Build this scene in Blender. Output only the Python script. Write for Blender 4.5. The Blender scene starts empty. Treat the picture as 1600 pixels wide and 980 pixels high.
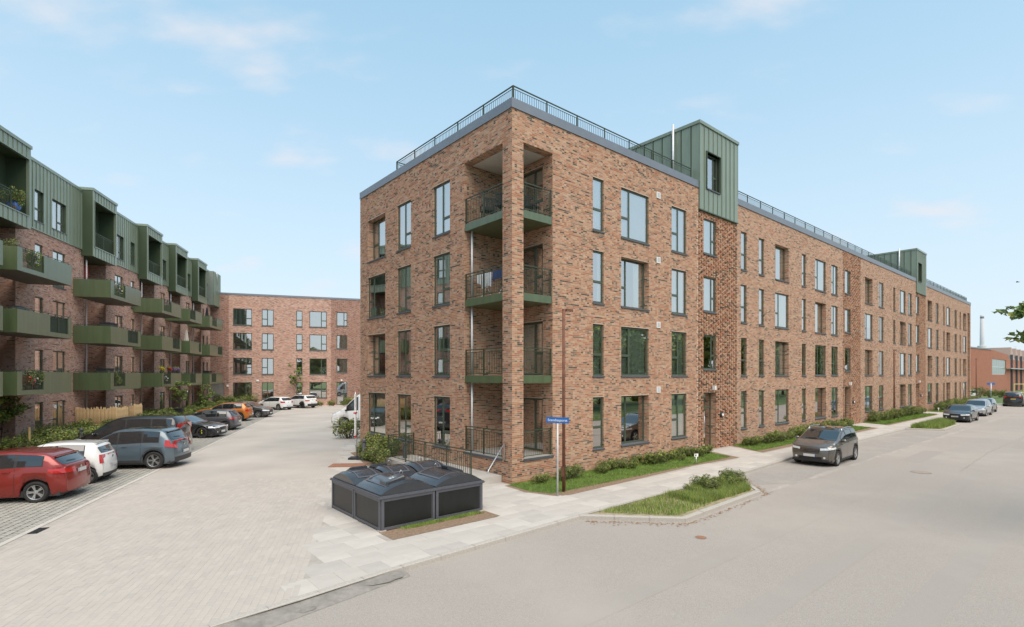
import bpy, math, random
import numpy as np
from mathutils import Vector, Matrix
R = math.radians
rnd = random.Random(7)
SC = bpy.context.scene
COL = SC.collection

# ------------------------------------------------------------------ camera, sky, sun, exposure
cam_d = bpy.data.cameras.new('camera'); cam = bpy.data.objects.new('camera', cam_d); COL.objects.link(cam)
cam.location = (0, 0, 3.88); cam.rotation_euler = (R(90), 0, 0)
cam_d.sensor_width = 36; cam_d.lens = 36*816/1600
cam_d.shift_y = (586-490)/1600
cam_d.clip_start = .1; cam_d.clip_end = 3000
SC.camera = cam
SUN_EL, SUN_AZ = 56, 154            # azimuth clockwise from +Y (camera direction)
w = bpy.data.worlds.new('World'); SC.world = w; w.use_nodes = True
nt = w.node_tree; nt.nodes.clear()
N = nt.nodes.new; Lk = nt.links.new
out = N('ShaderNodeOutputWorld'); bg = N('ShaderNodeBackground'); bg.inputs[1].default_value = .103
sky = N('ShaderNodeTexSky'); sky.sky_type = 'NISHITA'; sky.sun_disc = False
sky.sun_elevation = R(SUN_EL); sky.sun_rotation = R(SUN_AZ)
sky.air_density = 1.0; sky.dust_density = .6; sky.ozone_density = 1.0
tc = N('ShaderNodeTexCoord'); sep = N('ShaderNodeSeparateXYZ'); Lk(tc.outputs['Generated'], sep.inputs[0])
def wmath(op, a, b=None, clamp=False):
    n = N('ShaderNodeMath'); n.operation = op; n.use_clamp = clamp
    for i, v in enumerate((a, b)):
        if v is None: continue
        if isinstance(v, (int, float)): n.inputs[i].default_value = v
        else: Lk(v, n.inputs[i])
    return n.outputs[0]
def wmix(f, a, b):
    n = N('ShaderNodeMix'); n.data_type = 'RGBA'
    for i, v in ((0, f), (6, a), (7, b)):
        if isinstance(v, (int, float)): n.inputs[i].default_value = v
        elif isinstance(v, tuple): n.inputs[i].default_value = (*v, 1)
        else: Lk(v, n.inputs[i])
    return n.outputs[2]
zc = wmath('MAXIMUM', sep.outputs[2], .0)
# thin high haze: the sky pales towards the horizon all round
haze_f = wmath('POWER', wmath('SUBTRACT', 1.0, wmath('MULTIPLY', zc, 1.25, True), True), 1.6)
haze_f = wmath('MULTIPLY', haze_f, 1.0, True)
veil = wmix(.55, sky.outputs[0], (2.3, 4.25, 5.4))
base = wmix(haze_f, veil, (3.95, 4.5, 4.85))
dv = wmath('ADD', zc, .22)
cx = wmath('DIVIDE', sep.outputs[0], dv); cy = wmath('DIVIDE', sep.outputs[1], dv)
cmb = N('ShaderNodeCombineXYZ'); Lk(cx, cmb.inputs[0]); Lk(cy, cmb.inputs[1])
mp = N('ShaderNodeMapping'); mp.inputs['Scale'].default_value = (1.0, 1.7, 1); mp.inputs['Location'].default_value = (3.1, 1.15, 0); Lk(cmb.outputs[0], mp.inputs[0])
cn = N('ShaderNodeTexNoise'); cn.inputs['Scale'].default_value = 2.6; cn.inputs['Detail'].default_value = 8; cn.inputs['Roughness'].default_value = .5
Lk(mp.outputs[0], cn.inputs['Vector'])
cr = N('ShaderNodeMapRange'); cr.interpolation_type = 'SMOOTHSTEP'; cr.inputs[1].default_value = .545; cr.inputs[2].default_value = .86; cr.inputs[4].default_value = .9
def blob(px_, py_, r_):
    a = wmath('MULTIPLY', wmath('SUBTRACT', cx, px_), 1/r_[0]); b_ = wmath('MULTIPLY', wmath('SUBTRACT', cy, py_), 1/r_[1])
    return wmath('SUBTRACT', 1.0, wmath('ADD', wmath('MULTIPLY', a, a), wmath('MULTIPLY', b_, b_)), True)
bl = wmath('ADD', wmath('MULTIPLY', blob(-.66, 1.01, (.36, .18)), .15), wmath('MULTIPLY', blob(-.44, 1.20, (.22, .10)), .15))
bl = wmath('ADD', bl, wmath('MULTIPLY', blob(-1.05, 1.12, (.3, .14)), .08))
Lk(wmath('ADD', cn.outputs[0], bl), cr.inputs[0])
skyc = wmix(cr.outputs[0], base, (4.35, 4.3, 4.5))
Lk(skyc, bg.inputs[0]); Lk(bg.outputs[0], out.inputs[0])
sun_d = bpy.data.lights.new('sun', 'SUN'); sun = bpy.data.objects.new('sun', sun_d); COL.objects.link(sun)
sun_d.energy = 2.15; sun_d.angle = R(64); sun_d.color = (1, .86, .71)
sv = Vector((math.sin(R(SUN_AZ))*math.cos(R(SUN_EL)), math.cos(R(SUN_AZ))*math.cos(R(SUN_EL)), math.sin(R(SUN_EL))))
sun.rotation_euler = sv.to_track_quat('Z', 'Y').to_euler()
vs = SC.view_settings; vs.view_transform = 'Standard'; vs.look = 'None'; vs.gamma = 1; vs.use_curve_mapping = False
vs.exposure = 0.95
SC.cycles.max_bounces = 6; SC.cycles.transparent_max_bounces = 10; SC.cycles.diffuse_bounces = 3
SC.cycles.glossy_bounces = 3

# ------------------------------------------------------------------ materials
MATS = {}
def mat(name, col, rough=.7, metal=0, var=.12, scale=6, bump=0, bscale=60, coat=0, coatr=.05, spec=.5, col2=None, stain=None, stretch=(1, 1, 1)):
    if name in MATS: return MATS[name]
    m = bpy.data.materials.new(name); m.use_nodes = True; t = m.node_tree; p = t.nodes['Principled BSDF']
    p.inputs['Roughness'].default_value = rough; p.inputs['Metallic'].default_value = metal
    p.inputs['Coat Weight'].default_value = coat; p.inputs['Coat Roughness'].default_value = coatr
    p.inputs['Specular IOR Level'].default_value = spec
    c = t.nodes.new('ShaderNodeTexCoord'); mpn = t.nodes.new('ShaderNodeMapping'); mpn.inputs['Scale'].default_value = stretch
    t.links.new(c.outputs['Object'], mpn.inputs[0])
    n = t.nodes.new('ShaderNodeTexNoise'); n.inputs['Scale'].default_value = scale; n.inputs['Detail'].default_value = 6; n.inputs['Roughness'].default_value = .6
    t.links.new(mpn.outputs[0], n.inputs['Vector'])
    rp = t.nodes.new('ShaderNodeValToRGB'); t.links.new(n.outputs[0], rp.inputs[0])
    a = tuple(max(0, x*(1-var)) for x in col); b = col2 or tuple(min(1, x*(1+var)) for x in col)
    rp.color_ramp.elements[0].position = .32; rp.color_ramp.elements[1].position = .68
    rp.color_ramp.elements[0].color = (*a, 1); rp.color_ramp.elements[1].color = (*b, 1)
    last = rp.outputs[0]
    if stain:
        sc, lo, hi, scol, amt = stain
        n2 = t.nodes.new('ShaderNodeTexNoise'); n2.inputs['Scale'].default_value = sc; n2.inputs['Detail'].default_value = 8; n2.inputs['Roughness'].default_value = .62
        t.links.new(c.outputs['Object'], n2.inputs['Vector'])
        mr = t.nodes.new('ShaderNodeMapRange'); mr.interpolation_type = 'SMOOTHSTEP'
        mr.inputs[1].default_value = lo; mr.inputs[2].default_value = hi; mr.inputs[4].default_value = amt
        t.links.new(n2.outputs[0], mr.inputs[0])
        mx = t.nodes.new('ShaderNodeMix'); mx.data_type = 'RGBA'; mx.inputs[7].default_value = (*scol, 1)
        t.links.new(mr.outputs[0], mx.inputs[0]); t.links.new(last, mx.inputs[6]); last = mx.outputs[2]
    t.links.new(last, p.inputs['Base Color'])
    if bump:
        n3 = t.nodes.new('ShaderNodeTexNoise'); n3.inputs['Scale'].default_value = bscale; n3.inputs['Detail'].default_value = 5
        t.links.new(mpn.outputs[0], n3.inputs['Vector'])
        bp = t.nodes.new('ShaderNodeBump'); bp.inputs['Strength'].default_value = bump; bp.inputs['Distance'].default_value = .02
        t.links.new(n3.outputs[0], bp.inputs['Height']); t.links.new(bp.outputs[0], p.inputs['Normal'])
    MATS[name] = m; return m

BH, BL = .0667, .24
WD = .065
def brick_mat(name, pal, mortar, joints=True, shade=1.0):
    m = bpy.data.materials.new(name); m.use_nodes = True; t = m.node_tree; p = t.nodes['Principled BSDF']; p.inputs['Roughness'].default_value = .88
    p.inputs['Specular IOR Level'].default_value = .25
    def mth(op, a, b=None):
        n = t.nodes.new('ShaderNodeMath'); n.operation = op
        for i, v in enumerate((a, b)):
            if v is None: continue
            if isinstance(v, (int, float)): n.inputs[i].default_value = v
            else: t.links.new(v, n.inputs[i])
        return n.outputs[0]
    uv = t.nodes.new('ShaderNodeUVMap'); s = t.nodes.new('ShaderNodeSeparateXYZ'); t.links.new(uv.outputs[0], s.inputs[0])
    v = mth('DIVIDE', s.outputs[1], BH); row = mth('FLOOR', v)
    off = mth('MULTIPLY', mth('FRACT', mth('MULTIPLY', row, .5)), 1.0)
    u = mth('ADD', mth('DIVIDE', s.outputs[0], BL), off); colm = mth('FLOOR', u)
    cb = t.nodes.new('ShaderNodeCombineXYZ'); t.links.new(colm, cb.inputs[0]); t.links.new(row, cb.inputs[1])
    wn = t.nodes.new('ShaderNodeTexWhiteNoise'); wn.noise_dimensions = '2D'; t.links.new(cb.outputs[0], wn.inputs[0])
    rp = t.nodes.new('ShaderNodeValToRGB'); rp.color_ramp.interpolation = 'CONSTANT'; t.links.new(wn.outputs[0], rp.inputs[0])
    el = rp.color_ramp.elements; tot = sum(q[1] for q in pal); acc = 0
    for i, (c, wgt) in enumerate(pal):
        e = el[i] if i < 2 else el.new(acc/tot)
        e.position = acc/tot; e.color = (*[x*shade for x in c], 1); acc += wgt
    # broad tone drift over the wall and grain in each brick
    n = t.nodes.new('ShaderNodeTexNoise'); n.inputs['Scale'].default_value = .9; n.inputs['Detail'].default_value = 5
    t.links.new(uv.outputs[0], n.inputs['Vector'])
    mr = t.nodes.new('ShaderNodeMapRange'); mr.inputs[1].default_value = .3; mr.inputs[2].default_value = .7; mr.inputs[3].default_value = .93; mr.inputs[4].default_value = 1.07
    t.links.new(n.outputs[0], mr.inputs[0])
    tco = t.nodes.new('ShaderNodeTexCoord')
    g = t.nodes.new('ShaderNodeTexNoise'); g.inputs['Scale'].default_value = 45; g.inputs['Detail'].default_value = 4; t.links.new(tco.outputs['Object'], g.inputs['Vector'])
    mg = t.nodes.new('ShaderNodeMapRange'); mg.inputs[1].default_value = .3; mg.inputs[2].default_value = .7; mg.inputs[3].default_value = .85; mg.inputs[4].default_value = 1.13
    t.links.new(g.outputs[0], mg.inputs[0])
    tone = mth('MULTIPLY', mr.outputs[0], mg.outputs[0])
    mul = t.nodes.new('ShaderNodeVectorMath'); mul.operation = 'SCALE'; t.links.new(rp.outputs[0], mul.inputs[0]); t.links.new(tone, mul.inputs[3])
    last = mul.outputs[0]
    if joints:
        jm = mth('MAXIMUM', mth('LESS_THAN', mth('FRACT', v), .18), mth('LESS_THAN', mth('FRACT', u), .05))
        mx = t.nodes.new('ShaderNodeMix'); mx.data_type = 'RGBA'; mx.inputs[7].default_value = (*mortar, 1)
        t.links.new(jm, mx.inputs[0]); t.links.new(last, mx.inputs[6]); last = mx.outputs[2]
        bp = t.nodes.new('ShaderNodeBump'); bp.inputs['Strength'].default_value = .5; bp.inputs['Distance'].default_value = .012; bp.invert = True
        t.links.new(jm, bp.inputs['Height']); t.links.new(bp.outputs[0], p.inputs['Normal'])
    t.links.new(last, p.inputs['Base Color'])
    return m
PAL = [((.46, .235, .14), 20), ((.53, .315, .205), 18), ((.40, .175, .10), 14), ((.48, .29, .20), 16), ((.54, .37, .25), 8), ((.33, .21, .14), 9), ((.11, .085, .065), 6), ((.21, .15, .11), 6)]
MORT = (.62, .50, .39)
BRK = brick_mat('red_mixed_brick', PAL, tuple(x*.80 for x in MORT), shade=.87); BRKP = brick_mat('brick_piece', PAL, MORT, False, shade=.93)
PAL2 = [((.43, .235, .17), 18), ((.49, .295, .225), 20), ((.38, .19, .135), 12), ((.47, .295, .24), 16), ((.52, .37, .30), 10), ((.30, .19, .155), 8), ((.14, .105, .09), 5)]
BRK2 = brick_mat('brown_mixed_brick', PAL2, (.55, .42, .35), shade=1.05); BRKP2 = brick_mat('brown_brick_piece', PAL2, MORT, False, shade=1.05)
BRK3 = brick_mat('orange_factory_brick', [((.33, .135, .085), 10), ((.38, .17, .11), 10), ((.28, .115, .075), 5)], (.36, .19, .13))
M_MORT = mat('mortar', tuple(x*.9 for x in MORT), .95, var=.08, scale=3)
M_MORT2 = mat('mortar_brown', (.50, .37, .31), .95, var=.08, scale=3)
M_FRAME = mat('green_window_frame', (.07, .09, .062), .4, var=.05, spec=.5)
M_SILL = mat('slate_sill', (.085, .09, .10), .5, var=.15, scale=8)
M_CAP = mat('zinc_parapet_cap', (.21, .225, .25), .38, metal=.4, var=.06, scale=2)
M_GRN = mat('green_powder_coat', (.082, .115, .052), .42, var=.15, scale=1.1, spec=.6, coat=.7, coatr=.22, stretch=(3.5, 3.5, .3))
M_RAIL = mat('dark_green_railing', (.045, .062, .038), .45, var=.08)
M_SEAM = mat('green_standing_seam_metal', (.20, .245, .178), .38, metal=.15, coat=.6, coatr=.25, var=.15, scale=.9, stretch=(3, 3, .4))
M_SEAM_SHADE = mat('green_standing_seam_shaded', (.055, .08, .045), .38, metal=.1, var=.07, scale=.9)  # darker copy of the seam metal: shade of box sides and grooves as colour
M_SOFF = mat('pale_soffit', (.62, .58, .54), .8, var=.04)
M_CONC = mat('pale_concrete', (.46, .435, .40), .85, var=.1, scale=3, bump=.15)
M_GALV = mat('galvanised_steel', (.55, .56, .57), .35, metal=.85, var=.1)
M_PIPE = mat('grey_drainpipe', (.62, .63, .64), .4, metal=.3, var=.05)
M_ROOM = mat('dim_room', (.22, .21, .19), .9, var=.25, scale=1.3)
M_CURT = mat('pale_curtain', (.84, .86, .82), .9, var=.13, scale=5, stretch=(5, 1, .15))
M_BLIND = mat('white_blind', (.80, .80, .77), .85, var=.03)
M_GCURT = mat('green_grey_curtain', (.76, .88, .78), .9, var=.22, scale=5, stretch=(5, 1, .15))
M_WHITE = mat('white_plastic', (.8, .8, .78), .5, var=.03)
M_BLACK = mat('black_plastic', (.02, .02, .022), .5, var=.1)
M_RUST = mat('weathered_brown_steel', (.16, .062, .035), .7, var=.3, scale=9)
def glass_mat(name, tint, refl):
    m = bpy.data.materials.new(name); m.use_nodes = True; t = m.node_tree; t.nodes.clear()
    o = t.nodes.new('ShaderNodeOutputMaterial'); mx = t.nodes.new('ShaderNodeMixShader')
    tr = t.nodes.new('ShaderNodeBsdfTransparent'); tr.inputs[0].default_value = (*tint, 1)
    gl = t.nodes.new('ShaderNodeBsdfGlossy'); gl.inputs['Roughness'].default_value = .015; gl.inputs[0].default_value = (1, .97, .945, 1)
    lw = t.nodes.new('ShaderNodeLayerWeight'); lw.inputs[0].default_value = .35
    mr = t.nodes.new('ShaderNodeMapRange'); mr.inputs[3].default_value = refl; mr.inputs[4].default_value = 1.0
    t.links.new(lw.outputs['Fresnel'], mr.inputs[0]); t.links.new(mr.outputs[0], mx.inputs[0])
    tc_ = t.nodes.new('ShaderNodeTexCoord'); nz = t.nodes.new('ShaderNodeTexNoise'); nz.inputs['Scale'].default_value = .8
    t.links.new(tc_.outputs['Object'], nz.inputs['Vector'])
    bp = t.nodes.new('ShaderNodeBump'); bp.inputs['Strength'].default_value = .04; bp.inputs['Distance'].default_value = .03
    t.links.new(nz.outputs[0], bp.inputs['Height']); t.links.new(bp.outputs[0], gl.inputs['Normal'])
    t.links.new(tr.outputs[0], mx.inputs[1]); t.links.new(gl.outputs[0], mx.inputs[2]); t.links.new(mx.outputs[0], o.inputs[0])
    return m
M_GLASS = glass_mat('window_glass', (.90, .97, .92), .57)

# ------------------------------------------------------------------ mesh helpers
class MB:
    def __init__(s): s.v = []; s.f = []; s.m = []; s.uv = []
    def quad(s, a, b, c, d, mi=0, uv=None):
        i = len(s.v); s.v += [a, b, c, d]; s.f.append((i, i+1, i+2, i+3)); s.m.append(mi); s.uv.append(uv)
    def poly(s, pts, mi=0, uv=None):
        i = len(s.v); s.v += list(pts); s.f.append(tuple(range(i, i+len(pts)))); s.m.append(mi); s.uv.append(uv)
    def box(s, x0, y0, z0, x1, y1, z1, mi=0, M=None):
        p = [(x0, y0, z0), (x1, y0, z0), (x1, y1, z0), (x0, y1, z0), (x0, y0, z1), (x1, y0, z1), (x1, y1, z1), (x0, y1, z1)]
        if M is not None: p = [tuple(M @ Vector(q)) for q in p]
        i = len(s.v); s.v += p
        for f in ((3, 2, 1, 0), (4, 5, 6, 7), (0, 1, 5, 4), (1, 2, 6, 5), (2, 3, 7, 6), (3, 0, 4, 7)):
            s.f.append(tuple(i+k for k in f)); s.m.append(mi); s.uv.append(None)
    def tube(s, pts, r, n=8, mi=0, caps=True):
        pts = [Vector(p) for p in pts]; rs = r if isinstance(r, (list, tuple)) else [r]*len(pts)
        i0 = len(s.v)
        for k, p in enumerate(pts):
            d = (pts[min(k+1, len(pts)-1)]-pts[max(k-1, 0)]).normalized()
            a = d.cross(Vector((0, 0, 1)));
            if a.length < .05: a = d.cross(Vector((1, 0, 0)))
            a.normalize(); b = d.cross(a)
            for j in range(n):
                t = 2*math.pi*j/n; s.v.append(tuple(p+(a*math.cos(t)+b*math.sin(t))*rs[k]))
        for k in range(len(pts)-1):
            for j in range(n):
                q = i0+k*n; s.f.append((q+j, q+n+j, q+n+(j+1) % n, q+(j+1) % n)); s.m.append(mi); s.uv.append(None)
        if caps:
            s.f.append(tuple(i0+j for j in range(n))); s.m.append(mi); s.uv.append(None)
            q = i0+(len(pts)-1)*n; s.f.append(tuple(q+n-1-j for j in range(n))); s.m.append(mi); s.uv.append(None)
    def lathe(s, prof, n=24, mi=0, axis='z', c=(0, 0, 0)):
        i0 = len(s.v)
        for (r, h) in prof:
            for j in range(n):
                t = 2*math.pi*j/n; x, y = r*math.cos(t), r*math.sin(t)
                q = (x, y, h) if axis == 'z' else ((x, h, y) if axis == 'y' else (h, x, y))
                s.v.append((q[0]+c[0], q[1]+c[1], q[2]+c[2]))
        for k in range(len(prof)-1):
            for j in range(n):
                q = i0+k*n; f = (q+j, q+(j+1) % n, q+n+(j+1) % n, q+n+j)
                s.f.append(f if axis == 'z' else f[::-1]); s.m.append(mi); s.uv.append(None)
    def mesh(s, name, mats, smooth=False, bevel=0):
        me = bpy.data.meshes.new(name); me.from_pydata(s.v, [], s.f)
        for m in (mats if isinstance(mats, (list, tuple)) else [mats]): me.materials.append(m)
        if any(s.m): me.polygons.foreach_set('material_index', s.m)
        if any(u is not None for u in s.uv):
            l = me.uv_layers.new(name='UVMap'); arr = []
            for f, u in zip(s.f, s.uv): arr += [c for q in (u or [(0, 0)]*len(f)) for c in q]
            l.data.foreach_set('uv', arr)
        if smooth: me.polygons.foreach_set('use_smooth', [True]*len(s.f))
        me.update(); return me
    def build(s, name, mats, parent=None, smooth=False, loc=(0, 0, 0), rz=0):
        o = bpy.data.objects.new(name, s.mesh(name, mats, smooth)); COL.objects.link(o)
        if parent: o.parent = parent
        o.location = loc; o.rotation_euler = (0, 0, rz); return o
def inst(name, me, parent=None, loc=(0, 0, 0), rz=0, rot=None):
    o = bpy.data.objects.new(name, me); COL.objects.link(o)
    if parent: o.parent = parent
    o.location = loc; o.rotation_euler = rot or (0, 0, rz); return o
def tag(o, label=None, cat=None, group=None, kind=None):
    if label: o['label'] = label
    if cat: o['category'] = cat
    if group: o['group'] = group
    if kind: o['kind'] = kind
    return o
def empty(name, loc, rz=0, **k):
    o = bpy.data.objects.new(name, None); COL.objects.link(o); o.location = loc; o.rotation_euler = (0, 0, rz); o.empty_display_size = .3
    return tag(o, **k)
def fastmesh(name, V, F, mats, mi=None, uv=None, smooth=False):
    me = bpy.data.meshes.new(name); k = F.shape[1]
    me.vertices.add(len(V)); me.vertices.foreach_set('co', np.asarray(V, dtype=np.float32).ravel())
    me.loops.add(F.size); me.loops.foreach_set('vertex_index', F.astype(np.int32).ravel())
    me.polygons.add(len(F)); me.polygons.foreach_set('loop_start', np.arange(0, F.size, k, dtype=np.int32))
    try: me.polygons.foreach_set('loop_total', np.full(len(F), k, dtype=np.int32))
    except Exception: pass
    for m in (mats if isinstance(mats, (list, tuple)) else [mats]): me.materials.append(m)
    if mi is not None: me.polygons.foreach_set('material_index', mi.astype(np.int32))
    if uv is not None:
        l = me.uv_layers.new(name='UVMap'); l.data.foreach_set('uv', uv.astype(np.float32).ravel())
    me.polygons.foreach_set('use_smooth', np.full(len(F), bool(smooth)))
    me.update(calc_edges=True); me.validate(); return me

A1 = math.atan2(.6445, .7646)                      # street / main building frame: x along the street front, y into the building
CX, CY = 0.0, 18.5
def S(s, y): return (CX+s*math.cos(A1)-y*math.sin(A1), CY+s*math.sin(A1)+y*math.cos(A1))
def inpoly(p, poly):
    x, y = p; r = False
    for i in range(len(poly)):
        (a, b), (c, d) = poly[i], poly[i-1]
        if (b > y) != (d > y) and x < (c-a)*(y-b)/(d-b)+a: r = not r
    return r
def sheet(name, poly, z, m, kind='structure', parent=None):
    b = MB(); b.poly([(x, y, z) for x, y in poly]); o = b.build(name, m, parent)
    if parent is None: tag(o, kind=kind)
    return o

# ------------------------------------------------------------------ ground
M_GROUND = mat('field_grass', (.10, .15, .045), .95, var=.35, scale=.6, bump=.3, bscale=8)
M_ASPH = mat('pale_worn_asphalt', (.352, .317, .284), .9, var=.30, scale=95, bump=.5, bscale=80, stain=(.16, .42, .66, (.41, .368, .328), .6))
M_ASPH2 = mat('older_grey_asphalt', (.27, .25, .225), .9, var=.15, scale=9, bump=.3, bscale=70, stain=(1.3, .5, .7, (.13, .12, .11), .5))
M_PAVE = mat('beige_courtyard_paver', (.46, .415, .37), .85, var=.05, scale=1.1, bump=.12, stain=(.45, .48, .68, (.40, .365, .325), .6))
M_PAVE2 = mat('warm_courtyard_paver', (.47, .425, .375), .85, var=.06, scale=1.4, bump=.12)
M_PAVE3 = mat('grey_courtyard_paver', (.44, .40, .36), .85, var=.06, scale=1.4, bump=.12)
M_JOINT = mat('sand_joint', (.40, .365, .325), .95, var=.15, scale=4)
M_SLAB = mat('pale_paving_slab', (.475, .44, .40), .85, var=.07, scale=1.3, bump=.1, stain=(.5, .52, .7, (.41, .38, .345), .5))
M_SLAB2 = mat('light_paving_slab', (.51, .475, .43), .85, var=.07, scale=1.7, bump=.1)
M_SLAB3 = mat('grey_paving_slab', (.44, .41, .375), .85, var=.07, scale=1.7, bump=.1)
M_KERB = mat('granite_kerb', (.43, .40, .36), .8, var=.14, scale=22, bump=.1)
M_SOIL = mat('brown_soil', (.24, .165, .11), .95, var=.3, scale=14, bump=.6, bscale=40)
M_GRASSB = mat('turf', (.10, .15, .035), .95, var=.35, scale=5, bump=.5, bscale=50, stain=(2.2, .5, .68, (.16, .12, .07), .5))
M_DRY = mat('dry_verge_soil', (.36, .29, .20), .95, var=.3, scale=8, bump=.6, bscale=40, stain=(1.5, .42, .6, (.17, .18, .06), .6))

sheet('ground', [(-400, -300), (700, -300), (700, 900), (-400, 900)], -.13, M_GROUND)
sheet('road', [S(-70, -15.5), S(210, -15.5), S(210, -3.0), S(-70, -3.0)], -.10, M_ASPH)
KERB = [(-30, -6.3), (-20, -5.62), (-10.3, -5.01), (-6.8, -4.65), (-1.2, -4.36), (7.7, -4.2), (15.3, -3.75), (34.6, -3.6), (82, -3.6), (84, -3.6)]
BOUND = [(-8.95, -4.9), (-7.3, -1.24), (-2.54, 9.07), (-.1, 14.6), (-.1, 40)]
ys = lambda s: np.interp(s, [k[0] for k in KERB], [k[1] for k in KERB])
# courtyard: everything behind the kerb, to the left building and the end building
court = [S(-30, -6.3), S(-20, -5.62), S(-10.3, -5.01), S(-8.95, -4.92)]+[S(*p) for p in BOUND[1:]]+[(-5, 80), (-45, 75), (-45, 0)]
court_o = sheet('courtyard', court, -.0035, M_JOINT)
side = [S(-8.95, -4.92), S(-6.8, -4.65), S(-1.2, -4.36), S(7.7, -4.2), S(15.3, -3.75), S(34.6, -3.6), S(84, -3.6), S(84, 14), S(-.1, 14), S(-.1, 14.6), S(-2.54, 9.07), S(-7.3, -1.24)]
pav_o = sheet('pavement', side, -.005, M_JOINT)

def pieces(name, parent, frame, cells, mats_, top, thick, big=300, meshes={}):
    """cells: (cx, cy, a, b) in the frame; nearest ones are single objects, the rest one mesh"""
    ox, oy, ang = frame; ca, sa = math.cos(ang), math.sin(ang)
    rows = []
    for (x, y, a, b) in cells:
        X, Y = ox+x*ca-y*sa, oy+x*sa+y*ca
        k = rnd.randrange(len(mats_)); rows.append((X*X+Y*Y, X, Y, a, b, k, (rnd.random()-.5)*.003))
    rows.sort()
    for (_, X, Y, a, b, k, dz) in rows[:big]:
        key = (name, round(a, 3), round(b, 3), k)
        if key not in meshes:
            m = MB(); h = .004
            m.quad((-a/2+h, -b/2+h, 0), (a/2-h, -b/2+h, 0), (a/2-h, b/2-h, 0), (-a/2+h, b/2-h, 0))
            c = [(-a/2, -b/2), (a/2, -b/2), (a/2, b/2), (-a/2, b/2)]; ci = [(x-h*(1 if x > 0 else -1), y-h*(1 if y > 0 else -1)) for x, y in c]
            for i in range(4):
                j = (i+1) % 4
                m.quad((*c[i], -.004), (*c[j], -.004), (*ci[j], 0), (*ci[i], 0))
                m.quad((*c[i], -thick), (*c[j], -thick), (*c[j], -.004), (*c[i], -.004))
            meshes[key] = m.mesh(name, mats_[k])
        inst(name, meshes[key], parent, (X, Y, top+dz), ang)
    rest = rows[big:]
    if not rest: return
    A = np.array([r[1:] for r in rest]); n = len(A)
    hx, hy = A[:, 2]/2, A[:, 3]/2; V = np.zeros((n, 8, 3))
    for j, (sx, sy) in enumerate(((-1, -1), (1, -1), (1, 1), (-1, 1))):
        lx, ly = hx*sx, hy*sy
        for q, zt in ((j, top), (j+4, top-thick)):
            V[:, q, 0] = A[:, 0]+lx*ca-ly*sa; V[:, q, 1] = A[:, 1]+lx*sa+ly*ca; V[:, q, 2] = zt+A[:, 5]
    fb = np.array([[0, 1, 2, 3], [0, 4, 5, 1], [1, 5, 6, 2], [2, 6, 7, 3], [3, 7, 4, 0]])
    F = (np.arange(n)[:, None, None]*8+fb[None]).reshape(-1, 4)
    me = fastmesh(name+'s', V.reshape(-1, 3), F, mats_, np.repeat(A[:, 4], 5))
    tag(inst(name+'_field', me, parent), kind='stuff')

# courtyard pavers (rows run with the courtyard)
A3 = math.atan2(.9658, -.2592)
PARKL = lambda X, Y: ((X+11.51)*.9586+(Y-11.74)*.2846)      # >0: courtyard side of the parking edge
cells = []
pa, pb = .235, .118
for i in range(-220, 260):
    for j in range(-160, 190):
        y = i*(pb+.003); x = j*(pa+.003)+(.5*(pa+.003) if i % 2 else 0)
        X, Y = -8+x*math.cos(A3)-y*math.sin(A3), 14+x*math.sin(A3)+y*math.cos(A3)
        if Y > 19.5 or Y < 4 or abs(X) > Y*1.03+.5: continue
        if PARKL(X, Y) < .18: continue
        if not inpoly((X, Y), court): continue
        s_ = (X-CX)*math.cos(A1)+(Y-CY)*math.sin(A1); y_ = -(X-CX)*math.sin(A1)+(Y-CY)*math.cos(A1)
        if y_ < ys(s_)+.10: continue
        cells.append((x, y, pa, pb))
pieces('paver', court_o, (-8, 14, A3), cells, [M_PAVE, M_PAVE2, M_PAVE3, M_PAVE], 0, .014)
# beyond, the courtyard surface continues as one sheet
def paver_tex(name, c1, c2, mort, bw, bh, ang, rough=.85, ms=.012):
    m = bpy.data.materials.new(name); m.use_nodes = True; t = m.node_tree; p = t.nodes['Principled BSDF']; p.inputs['Roughness'].default_value = rough
    c = t.nodes.new('ShaderNodeTexCoord'); mp_ = t.nodes.new('ShaderNodeMapping'); mp_.inputs['Rotation'].default_value = (0, 0, -ang)
    b = t.nodes.new('ShaderNodeTexBrick'); b.inputs['Scale'].default_value = 1; b.inputs['Brick Width'].default_value = bw; b.inputs['Row Height'].default_value = bh
    b.inputs['Mortar Size'].default_value = ms; b.inputs['Color1'].default_value = (*c1, 1); b.inputs['Color2'].default_value = (*c2, 1); b.inputs['Mortar'].default_value = (*mort, 1)
    t.links.new(c.outputs['Object'], mp_.inputs[0]); t.links.new(mp_.outputs[0], b.inputs[0])
    n = t.nodes.new('ShaderNodeTexNoise'); n.inputs['Scale'].default_value = .35; n.inputs['Detail'].default_value = 8; t.links.new(c.outputs['Object'], n.inputs['Vector'])
    mr = t.nodes.new('ShaderNodeMapRange'); mr.inputs[1].default_value = .3; mr.inputs[2].default_value = .7; mr.inputs[3].default_value = .88; mr.inputs[4].default_value = 1.1; t.links.new(n.outputs[0], mr.inputs[0])
    mu = t.nodes.new('ShaderNodeVectorMath'); mu.operation = 'SCALE'; t.links.new(b.outputs[0], mu.inputs[0]); t.links.new(mr.outputs[0], mu.inputs[3]); t.links.new(mu.outputs[0], p.inputs['Base Color'])
    return m
M_PAVT = paver_tex('courtyard_paving', (.462, .418, .372), (.45, .408, .364), (.41, .372, .33), .239, .122, A3, ms=.006)
far_c = [(-21, 19.4), (-2.0, 19.4), S(-2.54, 9.07), S(-.1, 14.6), S(-.1, 40), (-5, 80), (-45, 75), (-45, 19.4)]
sheet('courtyard_far', far_c, -.002, M_PAVT)
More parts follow.
